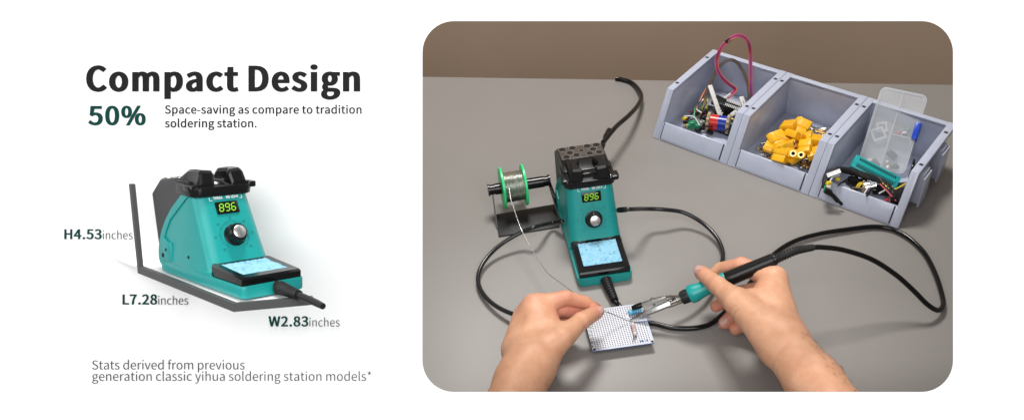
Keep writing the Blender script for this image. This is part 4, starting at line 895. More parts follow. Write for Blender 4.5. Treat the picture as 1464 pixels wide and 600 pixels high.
BP = [(1158, 182, 14), (1170, 186, 14), (1176, 190, 16), (1160, 190, 20), (1150, 199, 24), (1172, 196, 12), (1155, 206, 20), (1150, 211, 22), (1160, 212, 14), (1146, 207, 18), (1152, 220, 12), (1158, 226, 10), (1148, 229, 10), (1140, 233, 10), (1150, 234, 8), (1103, 213, 12), (1098, 219, 10), (1092, 215, 8), (1106, 221, 9), (1128, 232, 8), (1100, 205, 9), (1125, 208, 14), (1168, 205, 12), (1157, 217, 16), (1129, 229, 14), (1145, 226, 13), (1104, 226, 7), (1164, 194, 10), (1152, 190, 12), (1144, 236, 7), (1170, 208, 10), (1160, 233, 7)]
BP += [(1090 + 70 * rng.random() * .9 + 8, 196 + 42 * rng.random(), 6) for _ in range(34)]
for i, (px, py, h) in enumerate(BP):
    R = RB @ RZ(rng.uniform(0, 180) if i > 2 else 15) @ Matrix.Rotation(rng.uniform(-.5, .5), 3, 'Y')
    mw = mat4(R, at(px, py, h + 5) * S) @ Matrix.Scale(1.6 if i in (0, 1) else rng.uniform(1.0, 1.4), 4)
    k = 2 if i in (7, 14, 19, 26) else (1 if i % 3 else 0)
    if i < 3 and bl[i].get('used') is None: o = bl[i]; o['used'] = 1; o.matrix_world = mw
    else: o = bl[k].copy(); COL.objects.link(o); o.matrix_world = mw
for o in bl:
    del o['used']
for o in scene.objects:
    if 'used' in o: del o['used']
for (px, py, h, rz) in ((1110, 188, 16, 20), (1103, 196, 12, 70), (1118, 190, 14, -30)):
    mb = MB(); mb.tube([at(px, py, h), at(px, py, h) + RB @ RZ(rz) @ Vector((15, 0, 0))], 4, 10); tag(mb.build('rubber_cap', 'black_matte'), 'black rubber cap behind the yellow heap in the middle bin', 'cap', 'black rubber caps')

# ------------------------------------------------------------------ contents of the right bin
BL_, BR_, TL_ = at(1223, 233, 10), at(1290, 249, 10), at(1263, 124, 86)
u = BR_ - BL_; v = TL_ - BL_; wu, hv = u.length, v.length; nz = u.cross(v).normalized()
if nz.y > 0: nz = -nz
Rc = basis(u, nz); yv = Rc.col[1]
if yv.dot(v) < 0: Rc = basis(-u, nz)
cen = (BL_ + BR_) / 2 + v * 0.5 - nz * 6
bx = thing('compartment_box', 'clear plastic compartment box with a blue latch leaning in the bin', 'plastic box', cen - v * 0.5, Rc)
def CB(mb, nm, mat, parent=bx, **k): return mb.build(nm, mat, parent, Mx=mat4(Rc, cen), **k)
hw, hh = wu / 2, hv / 2
mb = MB(); mb.prism(rrect(-hw, hw, -hh, hh, 9, 5), -8, 6, 'z', hole=rrect(-hw + 1.5, hw - 1.5, -hh + 1.5, hh - 1.5, 7.6, 5)); CB(mb, 'side_wall', 'clear_edge')
mb = MB(); mb.prism(rrect(-hw + 0.2, hw - 0.2, -hh + 0.2, hh - 0.2, 9, 5), -9.2, -8.1, 'z', bevel=0.4); CB(mb, 'base', 'clear')
mb = MB(); mb.prism(rrect(-hw, hw, -hh, hh, 9, 5), 6.1, 7.3, 'z', bevel=0.4); mb.prism(rrect(-hw + 2.5, hw - 2.5, -hh + 2.5, hh - 2.5, 7, 5), 7.3, 8.1, 'z', hole=rrect(-hw + 4, hw - 4, -hh + 4, hh - 4, 6, 5)); CB(mb, 'lid', 'clear')
mb = MB(); mb.box((-1, 0, -1), (1.4, hv - 4, 13)); CB(mb, 'divider', 'clear_edge')
mb = MB(); mb.box((hw / 2, -6, -1), (hw - 3, 1.4, 13)); CB(mb, 'divider', 'clear_edge')
mb = MB(); mb.box((hw - 1.6, 5, 2.5), (8, 25, 15), bevel=1.5); CB(mb, 'latch', 'latch_blue')
def inbox(x, y, z=-4): return cen + Rc @ Vector((x, y, z))
for (x, y, c, lab) in ((-0.1 + hw * .3, 2, 'wire_red', 'tiny red light diode inside the clear box'), (hw * .62, 10, 'wire_green', 'tiny green light diode inside the clear box'), (hw * .55, 3, 'wire_white', 'tiny white light diode inside the clear box'), (hw * .45, 0, 'wire_black', 'tiny black component inside the clear box'), (hw * .78, 5, 'latch_blue', 'tiny blue capacitor inside the clear box')):
    p = inbox(x, y); d = Rc @ Vector((math.cos(x * 3), math.sin(x * 3), .3)).normalized()
    t = thing('diode' if 'diode' in lab else 'component', lab, 'component', p)
    mb = MB(); mb.lathe([(0, 2.9), (1, 2.9), (1.1, 2.4), (4, 2.4), (5.4, 1.7), (6, .5)], p, d, 12); mb.build('lens', c, t)
    for s in (-1, 1):
        mb = MB(); o_ = d.cross(nz).normalized() * s * 1.1; mb.tube([p + o_, p + o_ - d * 11], 0.4, 5); mb.build('lead', 'silver', t)
for k, (x, y, sz, rz, lab) in enumerate(((-hw * .55, -8, 19, 35, 'clear square crystal frame inside the clear box'), (-hw * .5, 4, 15, 20, 'smaller clear square piece behind the crystal frame'))):
    mb = MB(); a = sz / 2; R = Rc @ RZ(rz)
    mb.prism([(-a, -a), (a, -a), (a, a), (-a, a)], -1.2, 1.2, 'z', R=R, c=inbox(x, y, -2 - 3 * k), hole=[(-a + 3.2, -a + 3.2), (a - 3.2, -a + 3.2), (a - 3.2, a - 3.2), (-a + 3.2, a - 3.2)]); tag(mb.build('square_frame', 'clear_edge'), lab, 'component')
for (x, y, sx_, sy_, m_, lab) in ((-hw * .3, -hh + 9, 9, 12, 'dark_grey', 'grey chip at the bottom of the clear box'), (hw * .25, -hh * .55, 10, 13, 'navy', 'dark navy chip in the lower compartment of the clear box'), (hw * .5, -hh + 9, 13, 8, 'black', 'black chip at the bottom right of the clear box'), (hw * .2, -hh + 12, 7, 9, 'steel', 'small metal part at the bottom of the clear box'), (-hw * .65, -hh + 10, 12, 4, 'off_white', 'pale chip in the bottom left corner of the clear box')):
    mb = MB(); R = Rc @ RZ(x * 7 % 60); mb.box(inbox(x, y), (sx_, sy_, 3.5), R, bevel=0.5)
    for i in range(4):
        for s in (-1, 1): mb.box(inbox(x, y) + R @ Vector(((i - 1.5) * sx_ / 4.5, s * (sy_ / 2 + .8), -.5)), (.7, 1.8, .5), R)
    tag(mb.build('chip', m_), lab, 'component')
# teal zif socket
z0, z1 = at(1217, 235, 26), at(1285, 259, 24); x = pdir(z0, z1); R = basis(x, Vector((-.05, -0.62, 0.78))); Lz = (z1 - z0).length
zf = thing('test_socket', 'long teal socket with two rows of dark slots', 'socket', (z0 + z1) / 2, R)
mb = MB(); mb.box((z0 + z1) / 2, (Lz, 19, 12), R, bevel=0.8); mb.box((z0 + z1) / 2 + R @ Vector((0, 0, 6.4)), (Lz - 10, 4.5, 1.6), R, bevel=0.3); mb.build('socket_body', 'zif', zf)
for s in (-1, 1):
    mb = MB()
    for i in range(20): mb.box((z0 + z1) / 2 + R @ Vector(((i - 9.5) * (Lz - 12) / 20, s * 5.4, 6.05)), (1.6, 3.4, 0.5), R)
    mb.build('slot_row', 'hole_black', zf)
# black cable harness
HAR = [(1180, 268, 28), (1180.5, 259, 31), (1184, 249, 34), (1193, 244.5, 36), (1205, 243, 34), (1219, 246, 30), (1233, 250, 28), (1247, 254, 28), (1260, 259, 28), (1270, 268, 28), (1276, 277, 27), (1284, 284, 25)]
hn = thing('cable_harness', 'thick braided black cable harness with plugs lying across the bin front', 'cable', at(1233, 250, 6))
base_ = spline([at(*p) for p in HAR], 8)
for j in range(5):
    P = []
    for i, p in enumerate(base_):
        a = 2 * math.pi * j / 5 + i * 0.28; t = (base_[min(i + 1, len(base_) - 1)] - base_[max(i - 1, 0)]).normalized(); s1 = t.cross(Vector((0, 0, 1))).normalized(); s2 = t.cross(s1)
        P.append(p + (s1 * math.cos(a) + s2 * math.sin(a)) * 2.7)
    mb = MB(); mb.tube(P, 2.3, 7); mb.build('strand', 'black_matte', hn)
def plug(px, py, h, size, rz, ry, mat, nm='plug'):
    mb = MB(); R = RB @ RZ(rz) @ Matrix.Rotation(math.radians(ry), 3, 'Y'); mb.box(at(px, py, h), size, R, bevel=0.8)
    for i in range(3): mb.box(at(px, py, h) + R @ Vector(((i - 1) * size[0] / 3.4, 0, size[2] / 2)), (size[0] / 6, size[1] * .7, 0.8), R, bevel=.2)
    return mb.build(nm, mat, hn)
plug(1285, 283, 27, (18, 17, 12), 15, 10, 'black'); plug(1289, 279, 30, (7, 14, 8), 15, 10, 'black')
plug(1191, 280, 23, (22, 4.5, 4.5), 0, 38, 'black'); plug(1198, 286, 15, (18, 3.5, 3.5), 5, 40, 'black'); plug(1184, 274, 28, (11, 8, 6), 30, 30, 'black')
plug(1192, 247.5, 41, (19, 9, 1.2), 38, -25, 'wire_white', 'paper_tag'); plug(1185, 262, 35, (8, 5, 5), 70, 20, 'wire_yellow'); plug(1198, 256, 31, (6, 4, 4), 30, 0, 'wire_yellow'); plug(1184.5, 267, 32, (6, 4, 4), 30, 0, 'wire_white')
for j, (m_, a, bq, c_) in enumerate((('wire_yellow', (1262, 262, 30), (1276, 271, 30), (1296, 262, 22)), ('wire_red', (1258, 263, 33), (1270, 275, 32), (1281, 287, 29)), ('wire_green', (1180, 258, 33), (1179, 270, 30), (1177, 275, 26)), ('wire_white', (1200, 250, 36), (1190, 254, 37), (1186, 261, 36)))):
    mb = MB(); mb.tube(spline([at(*a), at(*bq), at(*c_)], 6), 1.0, 6); mb.build('thin_wire', m_, hn)
for k in range(14):
    a_ = rw.uniform(0, 6.28); px = rw.uniform(1205, 1285); q0_ = at(px, 258 + (px - 1205) * .28 + rw.uniform(-6, 9), rw.uniform(14, 26)); dv_ = Vector((math.cos(a_), math.sin(a_), rw.uniform(-.1, .3))) * rw.uniform(8, 15)
    mb = MB(); mb.tube(spline([q0_ - dv_, q0_ + Vector((rw.uniform(-5, 5), rw.uniform(-5, 5), 5)), q0_ + dv_], 6), 1.1, 6); mb.build('thin_wire', ('wire_black', 'wire_red', 'wire_black', 'wire_yellow', 'wire_black', 'wire_white', 'wire_brown')[k % 7], hn)
p0, p1 = at(1212, 258, 20), at(1236, 260, 18); d = pdir(p0, p1)
mb = MB(); mb.lathe([(0, 5), (1, 6.5), (13, 6.5), (13.5, 4.5), (20, 4.5), (21, 6), (25, 6)], p0, d, 18); tag(mb.build('barrel_jack', 'black_gloss'), 'black round barrel jack below the teal socket', 'connector')
p0 = at(1236, 268, 20); d = pdir(p0, at(1251, 266, 24))
pt = thing('rotary_control', 'small nickel rotary control behind the lip of the right bin', 'component', p0)
mb = MB(); mb.lathe([(0, 8), (0.6, 8.6), (7, 8.6), (7.4, 7.6)], p0, d, 24); mb.build('can', 'steel', pt)
mb = MB(); mb.lathe([(7.3, 4), (12, 4), (12.2, 3), (16, 3)], p0, d, 16); mb.build('shaft', 'silver', pt)
mb = MB(); mb.box(p0 - d * 1.5, (3, 16, 14), basis(d, Vector((0, 0, 1))), bevel=.5); mb.build('board', 'tan', pt)
mb = MB(); mb.box(at(1303, 246, 30), (4, 12, 34), RB @ RZ(20) @ Matrix.Rotation(0.2, 3, 'X'), bevel=0.8); mb.box(at(1303, 246, 30) + Vector((0, 0, 18)), (3, 8, 4), RB @ RZ(20), bevel=.5); tag(mb.build('relay_module', 'black'), 'thin black module standing against the right bin wall', 'component')
for (px, py, h, sz, rz, m_, lab) in ((1262, 272, 12, (26, 14, 8), 20, 'black', 'flat black adapter on the right bin floor under the harness'), (1223, 262, 8, (22, 16, 7), -20, 'wire_black', 'black switch on the right bin floor under the barrel jack'), (1294, 266, 10, (22, 12, 6), 40, 'dark_grey', 'dark grey ribbon socket near the right front corner of the bin')):
    mb = MB(); R = RB @ RZ(rz); mb.box(at(px, py, h), sz, R, bevel=1)
    for i in range(4): mb.box(at(px, py, h) + R @ Vector(((i - 1.5) * 4.4, 0, sz[2] / 2)), (2, sz[1] * .6, 1), R, bevel=.2)
    tag(mb.build('small_part', m_), lab, 'component')

# ------------------------------------------------------------------ solder spool on its stand
r0, r1 = at(697.5, 272, 40), at(786, 258, 40); ax = pdir(r0, r1)
b = [at(708, 307, 1.5), at(713, 338, 1.5), at(800, 324, 1.5), at(798, 291, 1.5)]
sst = thing('spool_stand', 'black spool stand of bent sheet beside the station on the bench', 'spool stand', (b[0] + b[2]) / 2 - Vector((0, 0, 1.5)))
mb = MB(); mb.prism([(p.x, p.y) for p in b], 0.2, 2.2, 'z', bevel=0.4); mb.build('base_plate', 'black_matte', sst)
for o, bf, bb in ((r0 + ax * 6, b[1], b[0]), (r1 - ax * 2, b[2], b[3])):
    mb = MB(); yv = Vector((0, 0, 1)); f0, f1 = bf.lerp(bb, .35), bb
    pl = [f0, f1, o + Vector((0, 5.5, 3)), o + Vector((0, 0, 7)), o + Vector((0, -5.5, 3)), o + Vector((0, -5, -4))]
    lo = [mb.bm.verts.new(p - ax * 0.9) for p in pl]; hi = [mb.bm.verts.new(p + ax * 0.9) for p in pl]
    mb.bm.faces.new(lo); mb.bm.faces.new(hi[::-1])
    for i in range(6): mb.bm.faces.new((lo[i], lo[(i + 1) % 6], hi[(i + 1) % 6], hi[i]))
    mb.build('upright', 'black', sst)
Lr = (r1 - r0).length
mb = MB(); mb.lathe([(0, 8.6), (2.2, 8.6), (2.4, 7.2), (10, 7.2), (10.3, 8.0), (Lr - 9, 8.0), (Lr - 8.6, 7.2), (Lr - 3, 7.2), (Lr - 2.6, 8.8), (Lr, 8.8)], r0, ax, 26); mb.build('roller', 'black_gloss', sst)
sA, sB_ = at(718.5, 270, 40), at(749.5, 264.5, 40); sA = r0 + ax * (sA - r0).dot(ax); sB_ = r0 + ax * (sB_ - r0).dot(ax); Ls = (sB_ - sA).length
spool = thing('solder_spool', 'green flanged spool wound with silver solder wire', 'spool', sA, basis(ax, Vector((0, 0, 1))))
for k in (0, 1):
    mb = MB(); o = sA if k == 0 else sB_; mb.lathe([(-1.7, 12), (-1.7, 28.6), (-1.2, 29.2), (1.2, 29.2), (1.7, 28.6), (1.7, 12)], o, ax, 48); mb.build('flange', 'green_flange', spool)
mb = MB(); n = 20; prof = [(1.5, 20.6)] + [(1.6 + (Ls - 3.2) * i / (n * 2), 21.2 + (0.16 if i % 2 else 0) + 0.25 * math.sin(i * .5)) for i in range(n * 2 + 1)] + [(Ls - 1.5, 20.6)]
mb.lathe(prof, sA, ax, 40); mb.build('solder_winding', 'solder', spool)
SW = [at(728, 268, 61), at(730, 283, 56), at(735, 299, 50), at(745, 327, 40), at(757, 350, 36), at(768, 369, 34), at(777, 382, 34), at(784, 391, 35), at(797, 401, 38), at(812, 412, 42), at(828, 424, 46), at(840, 433, 48), at(850, 441, 49), at(858, 443.5, 45)]
sw = tubething('solder_strand', 'thin silver solder strand running from the spool to the left hand', 'solder wire', SW, 0.44, 'solder_wire', 7)
mb = MB(); mb.tube(spline([at(858, 443.5, 45), at(870, 446.5, 35), at(884, 452, 25), at(897, 458, 16)], 6), 0.5, 6); mb.build('dull_end', 'solder_dark', sw)

# ------------------------------------------------------------------ perforated board
pc = [at(842, 502, 12), at(935, 490, 12), at(918.5, 432, 12), at(838, 444, 12)]
xa = ((pc[1] - pc[0]) + (pc[2] - pc[3])).normalized(); Rp = basis(xa, Vector((0, 0, 1))); pcn = sum(pc, Vector()) / 4
pw_ = ((pc[1] - pc[0]).length + (pc[2] - pc[3]).length) / 4; pd_ = ((pc[3] - pc[0]).dot(Rp.col[1]) + (pc[2] - pc[1]).dot(Rp.col[1])) / 4
brd = thing('circuit_board', 'blue edged perforated circuit board with white pads under the iron tip', 'circuit board', pcn - Vector((0, 0, 1.6)), Rp)
def PB(mb, nm, mat, parent=brd, **k): return mb.build(nm, mat, parent, Mx=mat4(Rp, pcn), **k)
mb = MB(); mb.prism(rrect(-pw_, pw_, -pd_, pd_, 1.5, 3), -1.6, -0.15, 'z'); PB(mb, 'board', 'pcb_blue')
mb = MB(); mb.prism(rrect(-pw_ + .15, pw_ - .15, -pd_ + .15, pd_ - .15, 1.4, 3), -0.15, 0, 'z'); PB(mb, 'pad_face', 'perf')
for s in (-1, 1):
    for t_ in (-1, 1):
        mb = MB(); mb.lathe([(-.1, 1.7), (.25, 1.7)], (s * (pw_ - 2.3), t_ * (pd_ - 2.3), 0), (0, 0, 1), 16); PB(mb, 'corner_hole', 'hole_black')
def on_p(px, py, h):   # board millimetres
    return Rp.transposed() @ (at(px, py, pcn.z + h) - pcn)
def resistor(a, b_, r, mat, bmat, label, leads):
    d = pdir(a, b_); L = (b_ - a).length; mb = MB()
    mb.lathe([(0, r * .5), (L * .05, r * .95), (L * .15, r * 1.1), (L * .25, r), (L * .75, r), (L * .85, r * 1.1), (L * .95, r * .95), (L, r * .5)], a, d, 18)
    o = PB(mb, 'resistor', mat); o['label'] = label
    for f in (.3, .42, .54, .7):
        mb = MB(); mb.lathe([(L * f, r * 1.02), (L * f + L * .05, r * 1.02)], a, d, 18); PB(mb, 'colour_band', bmat, o)
    for pts in leads:
        mb = MB(); mb.tube(spline(pts, 4), 0.4, 6); PB(mb, 'lead', 'silver', o)
a, b_ = on_p(898.5, 446.5, 4), on_p(917, 443, 4); d = pdir(a, b_)
resistor(a, b_, 3.2, 'res_blue', 'res_band', 'blue banded resistor', [[a, a - d * 2.0, on_p(897, 450, 1), on_p(897.5, 458, .4)], [b_, b_ + d * 3, b_ + d * 3.4 + Vector((0, 0, -4))]])
a, b_ = on_p(904, 461, 3.2), on_p(908.5, 479, 3.2); d = pdir(a, b_)
resistor(a, b_, 2.5, 'res_grey', 'res_red', 'pale grey banded resistor', [[a, a - d * 1.5, on_p(900, 457.5, .6)], [b_, b_ + d * 2, on_p(908, 483, 1.5), on_p(908, 489, .4)], [on_p(905, 489, .4), on_p(906, 482, 1.2), b_ - d]])
mb = MB()
for i in range(11): mb.sphere(on_p(903 + i * 2.7, 458.3 - i * .35, 0.1), (1.2, 1.1, .9), n=8, m=5)
PB(mb, 'solder_row', 'silver')
mb = MB()
for i in range(10): mb.box(on_p(905 + i * 2.6, 455.5 - i * .33, 0.1), (1.6, 2.0, .4)) ; mb.box(on_p(905.5 + i * 2.6, 461 - i * .33, 0.1), (1.6, 1.8, .4))
PB(mb, 'bare_pads', 'pcb_blue')
mb = MB(); mb.box(on_p(917.5, 487, .2), (5, 1.8, .5), RZ(3)); mb.lathe([(0, 1.2), (.3, 1.2)], on_p(925, 486, .1), (0, 0, 1), 12); PB(mb, 'printed_mark', 'pcb_blue')
for i in range(8):
    mb = MB(); mb.box(on_p(846 - i * .55, 495 - i * 5.6, .1), (4.2, 2.6, .35)); PB(mb, 'edge_pad', 'silver')

# ------------------------------------------------------------------ soldering iron
TIP, END = at(900, 457, 14), at(1128, 362, 104); ia = pdir(TIP, END); IL = (END - TIP).length
def iron_h(px): return 14 + (px - 900) * 90 / 228
def sx_(px): # distance along the axis for a photo column
    lo, hi = 0.0, IL * 1.2
    for _ in range(40):
        m_ = (lo + hi) / 2; q = A1 @ (TIP + ia * m_) + T1
        if CX + F_PX * q.x / q.z < px: lo = m_
        else: hi = m_
    return lo
iron = thing('soldering_iron', 'black soldering iron with teal grip held in the right hand', 'soldering iron', TIP)
vdir = (TIP - CAM).normalized(); side_ = ia.cross(Vector((0, 0, 1))).normalized(); Ri = basis(ia, ia.cross(vdir).cross(ia) * -1)
def IB(mb, nm, mat, parent=iron, **k): return mb.build(nm, mat, parent, **k)
mb = MB(); mb.lathe([(0, .5), (3, .9), (sx_(914), 2.4), (sx_(918), 2.6)], TIP, ia, 14); IB(mb, 'tip', 'steel')
mb = MB(); L0, L1 = sx_(913), sx_(958); c = TIP + ia * ((L0 + L1) / 2)
mb.loft([[TIP + ia * L + Ri @ Vector((0, y * f, z * f)) for y, z in ((-3.6, -3), (3.6, -3), (4.2, 0), (2.2, 3.4), (-2.2, 3.4), (-4.2, 0))] for L, f in ((L0, .35), (L0 + 9, .95), (L1 - 2, 1.0), (L1, .9))]); IB(mb, 'tip_shroud', 'shroud', ang=20)
for s in (-1, 1):
    mb = MB(); mb.tube([TIP + ia * sx_(955) + Ri @ Vector((0, s * 4.2, 1.5)), TIP + ia * sx_(976) + Ri @ Vector((0, s * 5.0, 1.5))], 0.9, 8); IB(mb, 'stay', 'silver')
mb = MB(); mb.lathe([(sx_(950), 2.6), (sx_(966), 2.6), (sx_(966) + .2, 4.2), (sx_(968.5), 4.2), (sx_(968.5) + .1, 3.2), (sx_(970), 3.2), (sx_(970) + .1, 5.4), (sx_(974), 5.6), (sx_(977), 5.6)], TIP, ia, 20); IB(mb, 'collar_rings', 'steel')
mb = MB(); mb.lathe([(sx_(974), 7.2), (sx_(974) + .8, 8.0), (sx_(986), 8.6), (sx_(987), 8.4)], TIP, ia, 24); nut = IB(mb, 'collar_nut', 'black_matte')
for k in range(10):
    a = 2 * math.pi * k / 10
    if k % 2: continue
    mb = MB(); e = Ri @ Vector((0, math.cos(a), math.sin(a))); mb.box(TIP + ia * sx_(980) + e * 8.2, (5, 1.5, 1.0), basis(ia, e)); IB(mb, 'nut_rib', 'black', nut)
mb = MB(); mb.lathe([(sx_(985), 8.6), (sx_(985) + .8, 10.4), (sx_(988), 11.3), (sx_(994), 11.3), (sx_(999), 10.0), (sx_(1008), 8.9), (sx_(1030), 9.0), (sx_(1038), 9.6), (sx_(1039), 9.2)], TIP, ia, 32); IB(mb, 'grip', 'teal')
mb = MB(); mb.lathe([(sx_(1036), 9.0), (sx_(1038), 9.3), (sx_(1048), 9.0), (sx_(1100), 8.3), (sx_(1106), 8.1), (sx_(1107), 6.6), (sx_(1110), 6.3)], TIP, ia, 28); IB(mb, 'handle', 'black')
eP = TIP + ia * sx_(1108)
mb = MB(); strain_relief(mb, [eP, eP + ia * 14, at(1140, 357.5, 105), at(1162, 353.5, 101)], 6.0, 4.2, 15, .84); IB(mb, 'strain_relief', 'black_matte')
CORD = [at(879, 429, 9), at(884, 435, 6), at(895, 447, 4), at(915, 458, 4), at(935, 462, 4), at(965, 468.5, 4), at(1000, 467.5, 4), at(1025, 456, 5), at(1060, 420, 5), at(1088, 384, 5), at(1108, 362, 6), at(1135, 345, 6), at(1170, 334.5, 6), at(1210, 328, 5), at(1245, 324, 4), at(1270, 326, 4), at(1290, 334, 4), at(1308, 347, 4), at(1324, 365, 4), at(1338, 393, 5), at(1347, 422, 6), at(1348, 437, 8), at(1340, 443, 12), at(1325, 434, 24), at(1305, 414, 40), at(1280, 392, 58), at(1245, 370, 78), at(1205, 357, 94), at(1175, 353.3, 100), at(1160, 353.7, 101)]
mb = MB(); mb.tube(spline(CORD, 8), 3.15, 12); IB(mb, 'cord', 'black_gloss')

# spring clip on the end of the second arm, gripping the board edge
k0, k1 = at(905, 439.5, 22), at(951, 425, 34); kx = pdir(k0, k1); Rk = basis(kx, Vector((0.15, -.85, .5))); Lk = (k1 - k0).length
ac = thing('alligator_clip', 'silver spring clip with black tip gripping the circuit board edge', 'clip', k0)
for s, f in ((1, 1.0), (-1, .8)):
    mb = MB(); mb.loft([[k0 + kx * (Lk * t) + Rk @ Vector((0, y * w_, z * 1.0 + s * (1.2 + 0.7 * t))) for y, z in ((-1, -.8), (1, -.8), (1, .8), (-1, .8))] for t, w_ in ((.16, 1.8), (.3, 2.5), (.7, 2.9), (.96, 2.4), (1.0, 1.8))]); mb.build('jaw', 'shroud' if s < 0 else 'bright_silver', ac, ang=20)
mb = MB(); mb.tube([k0 - kx * 1.5, k0 + kx * 3, k0 + kx * Lk * .28], [2.4, 3.4, 3.6], 14); mb.build('tip_boot', 'black_gloss', ac)
mb = MB(); mb.lathe([(-4.6, 2.0), (4.6, 2.0)], k0 + kx * Lk * .62, Rk.col[1], 14); mb.build('pivot', 'silver', ac)
mb = MB(); mb.tube(spline([k1 - kx * 4, k1 + kx * 5, at(975, 424, 30)], 5), 1.6, 8); mb.build('stem', 'steel', ac)

# ------------------------------------------------------------------ hands: one smooth surface per arm, grown from tapered bones
def surface_nets(d, o, h):
    s = d < 0
    nx, ny, nz_ = d.shape
    cnt = np.zeros((nx - 1, ny - 1, nz_ - 1), np.int32); acc = np.zeros((nx - 1, ny - 1, nz_ - 1, 3), np.float32)
    any_in = np.zeros(cnt.shape, np.int8)
    C = [(i, j, k) for i in (0, 1) for j in (0, 1) for k in (0, 1)]
    sl = lambda a, c: a[c[0]:c[0] + nx - 1, c[1]:c[1] + ny - 1, c[2]:c[2] + nz_ - 1]
    for a in C:
        for ax_ in range(3):
            if a[ax_]: continue
            b = list(a); b[ax_] = 1; b = tuple(b)
            da, db = sl(d, a), sl(d, b); m_ = (sl(s, a) != sl(s, b))
            t = np.where(m_, da / np.where(m_, da - db, 1), 0)
            cnt += m_
            for q in range(3):
                acc[..., q] += m_ * (a[q] + (t if q == ax_ else 0))
    act = cnt > 0
    idx = -np.ones(cnt.shape, np.int64); n = int(act.sum()); idx[act] = np.arange(n)
    g = np.argwhere(act).astype(np.float32)
    V = (g + acc[act] / cnt[act][:, None]) * h + np.array(o, np.float32)
    F = []
    for ax_ in range(3):
        b, c = (ax_ + 1) % 3, (ax_ + 2) % 3
        lo = [slice(1, -1)] * 3; lo[ax_] = slice(0, -1); hi = list(lo); hi[ax_] = slice(1, None)
        s0, s1 = s[tuple(lo)], s[tuple(hi)]
        P = np.argwhere(s0 != s1)
        if not len(P): continue
        flip = s0[tuple(P.T)]
        P = P + np.array([0 if q == ax_ else 1 for q in range(3)])
        def cell(db, dc):
            Q = P.copy(); Q[:, b] -= db; Q[:, c] -= dc; return idx[tuple(Q.T)]
        q = np.stack([cell(1, 1), cell(0, 1), cell(0, 0), cell(1, 0)], 1)
        q[~flip] = q[~flip][:, ::-1]
        F.append(q)
    return V, np.concatenate(F)
def sd_cone(P, a, b, ra, rb):
    a = np.array(a, np.float32); ab = np.array(b, np.float32) - a; L2 = float(ab @ ab) + 1e-9
    q = P - a; t = np.clip((q @ ab) / L2, 0, 1)
    return np.sqrt(((q - t[..., None] * ab) ** 2).sum(-1)) - (ra + t * (rb - ra))
def smin(a, b, k):
    h = np.clip(0.5 + 0.5 * (b - a) / k, 0, 1)
    return b * (1 - h) + a * h - k * h * (1 - h)
def grow_arm(name, label, palm, fingers, flush, parent, cut=None, res=1.35, creases=()):
    """palm: list of (p, q, rp, rq, k); fingers: lists of (point, radius)"""
    pts = [np.array(p) for c in palm for p in c[:2]] + [np.array(p) for f in fingers for p, r in f['j']]
    lo = np.min(pts, 0) - 38; hi = np.max(pts, 0) + 38
    n = np.ceil((hi - lo) / res).astype(int)
    ax_ = [np.arange(k, dtype=np.float32) * res + l for k, l in zip(n, lo)]
    G = np.stack(np.meshgrid(*ax_, indexing='ij'), -1).astype(np.float32)
    d = None
    for p, q, rp, rq, k in palm:
        e = sd_cone(G, p, q, rp, rq); d = e if d is None else smin(d, e, k)
    palm_d = d; hand = d
    for f in fingers:
        fd = None; j = f['j']
        for i in range(len(j) - 1):
            e = sd_cone(G, j[i][0], j[i + 1][0], j[i][1], j[i + 1][1]); fd = e if fd is None else smin(fd, e, 2.0)
        hand = smin(hand, smin(palm_d, fd, f.get('k', 5.0)), 1.2)
    d = hand
    for c, nrm, rad, dep, wid in creases:          # skin folds: shallow grooves across a joint
        q = G - np.array(c, np.float32); nn = np.array(Vector(nrm).normalized(), np.float32)
        along = q @ nn; r2 = (q ** 2).sum(-1)
        d = d + 2.0 * dep * np.exp(-(along / wid) ** 2) * np.exp(-r2 / rad ** 2)
    # low relief of the flesh
    w_ = np.sin(G[..., 0] * .16 + 1) * np.sin(G[..., 1] * .13) * np.sin(G[..., 2] * .17 + .5)
    d = d + 0.3 * w_
    if cut is not None: d = np.maximum(d, -sd_cone(G, *cut))
    V, F = surface_nets(d, lo, res)
    # relax the grid steps
    E = np.concatenate([F[:, [0, 1]], F[:, [1, 2]], F[:, [2, 3]], F[:, [3, 0]]])
    for _ in range(3):
        acc = np.zeros_like(V); c = np.zeros(len(V), np.float32)
        np.add.at(acc, E[:, 0], V[E[:, 1]]); np.add.at(acc, E[:, 1], V[E[:, 0]]); np.add.at(c, E[:, 0], 1); np.add.at(c, E[:, 1], 1)
        V = V * 0.5 + 0.5 * acc / c[:, None]
    fl = np.zeros(len(V), np.float32)
    for p, r, a in flush:
        fl = np.maximum(fl, a * np.exp(-((V - np.array(p)) ** 2).sum(1) / r ** 2))
    me = bpy.data.meshes.new(name)
    me.from_pydata((V * S).tolist(), [], F.tolist()); me.update()
    att = me.attributes.new('flush', 'FLOAT', 'POINT'); att.data.foreach_set('value', fl)
    me.transform(wm(parent).inverted())
    for p in me.polygons: p.use_smooth = True
    me.materials.append(M['skin'])
    o = bpy.data.objects.new(name, me); COL.objects.link(o); o.parent = parent; o['label'] = label
    return o
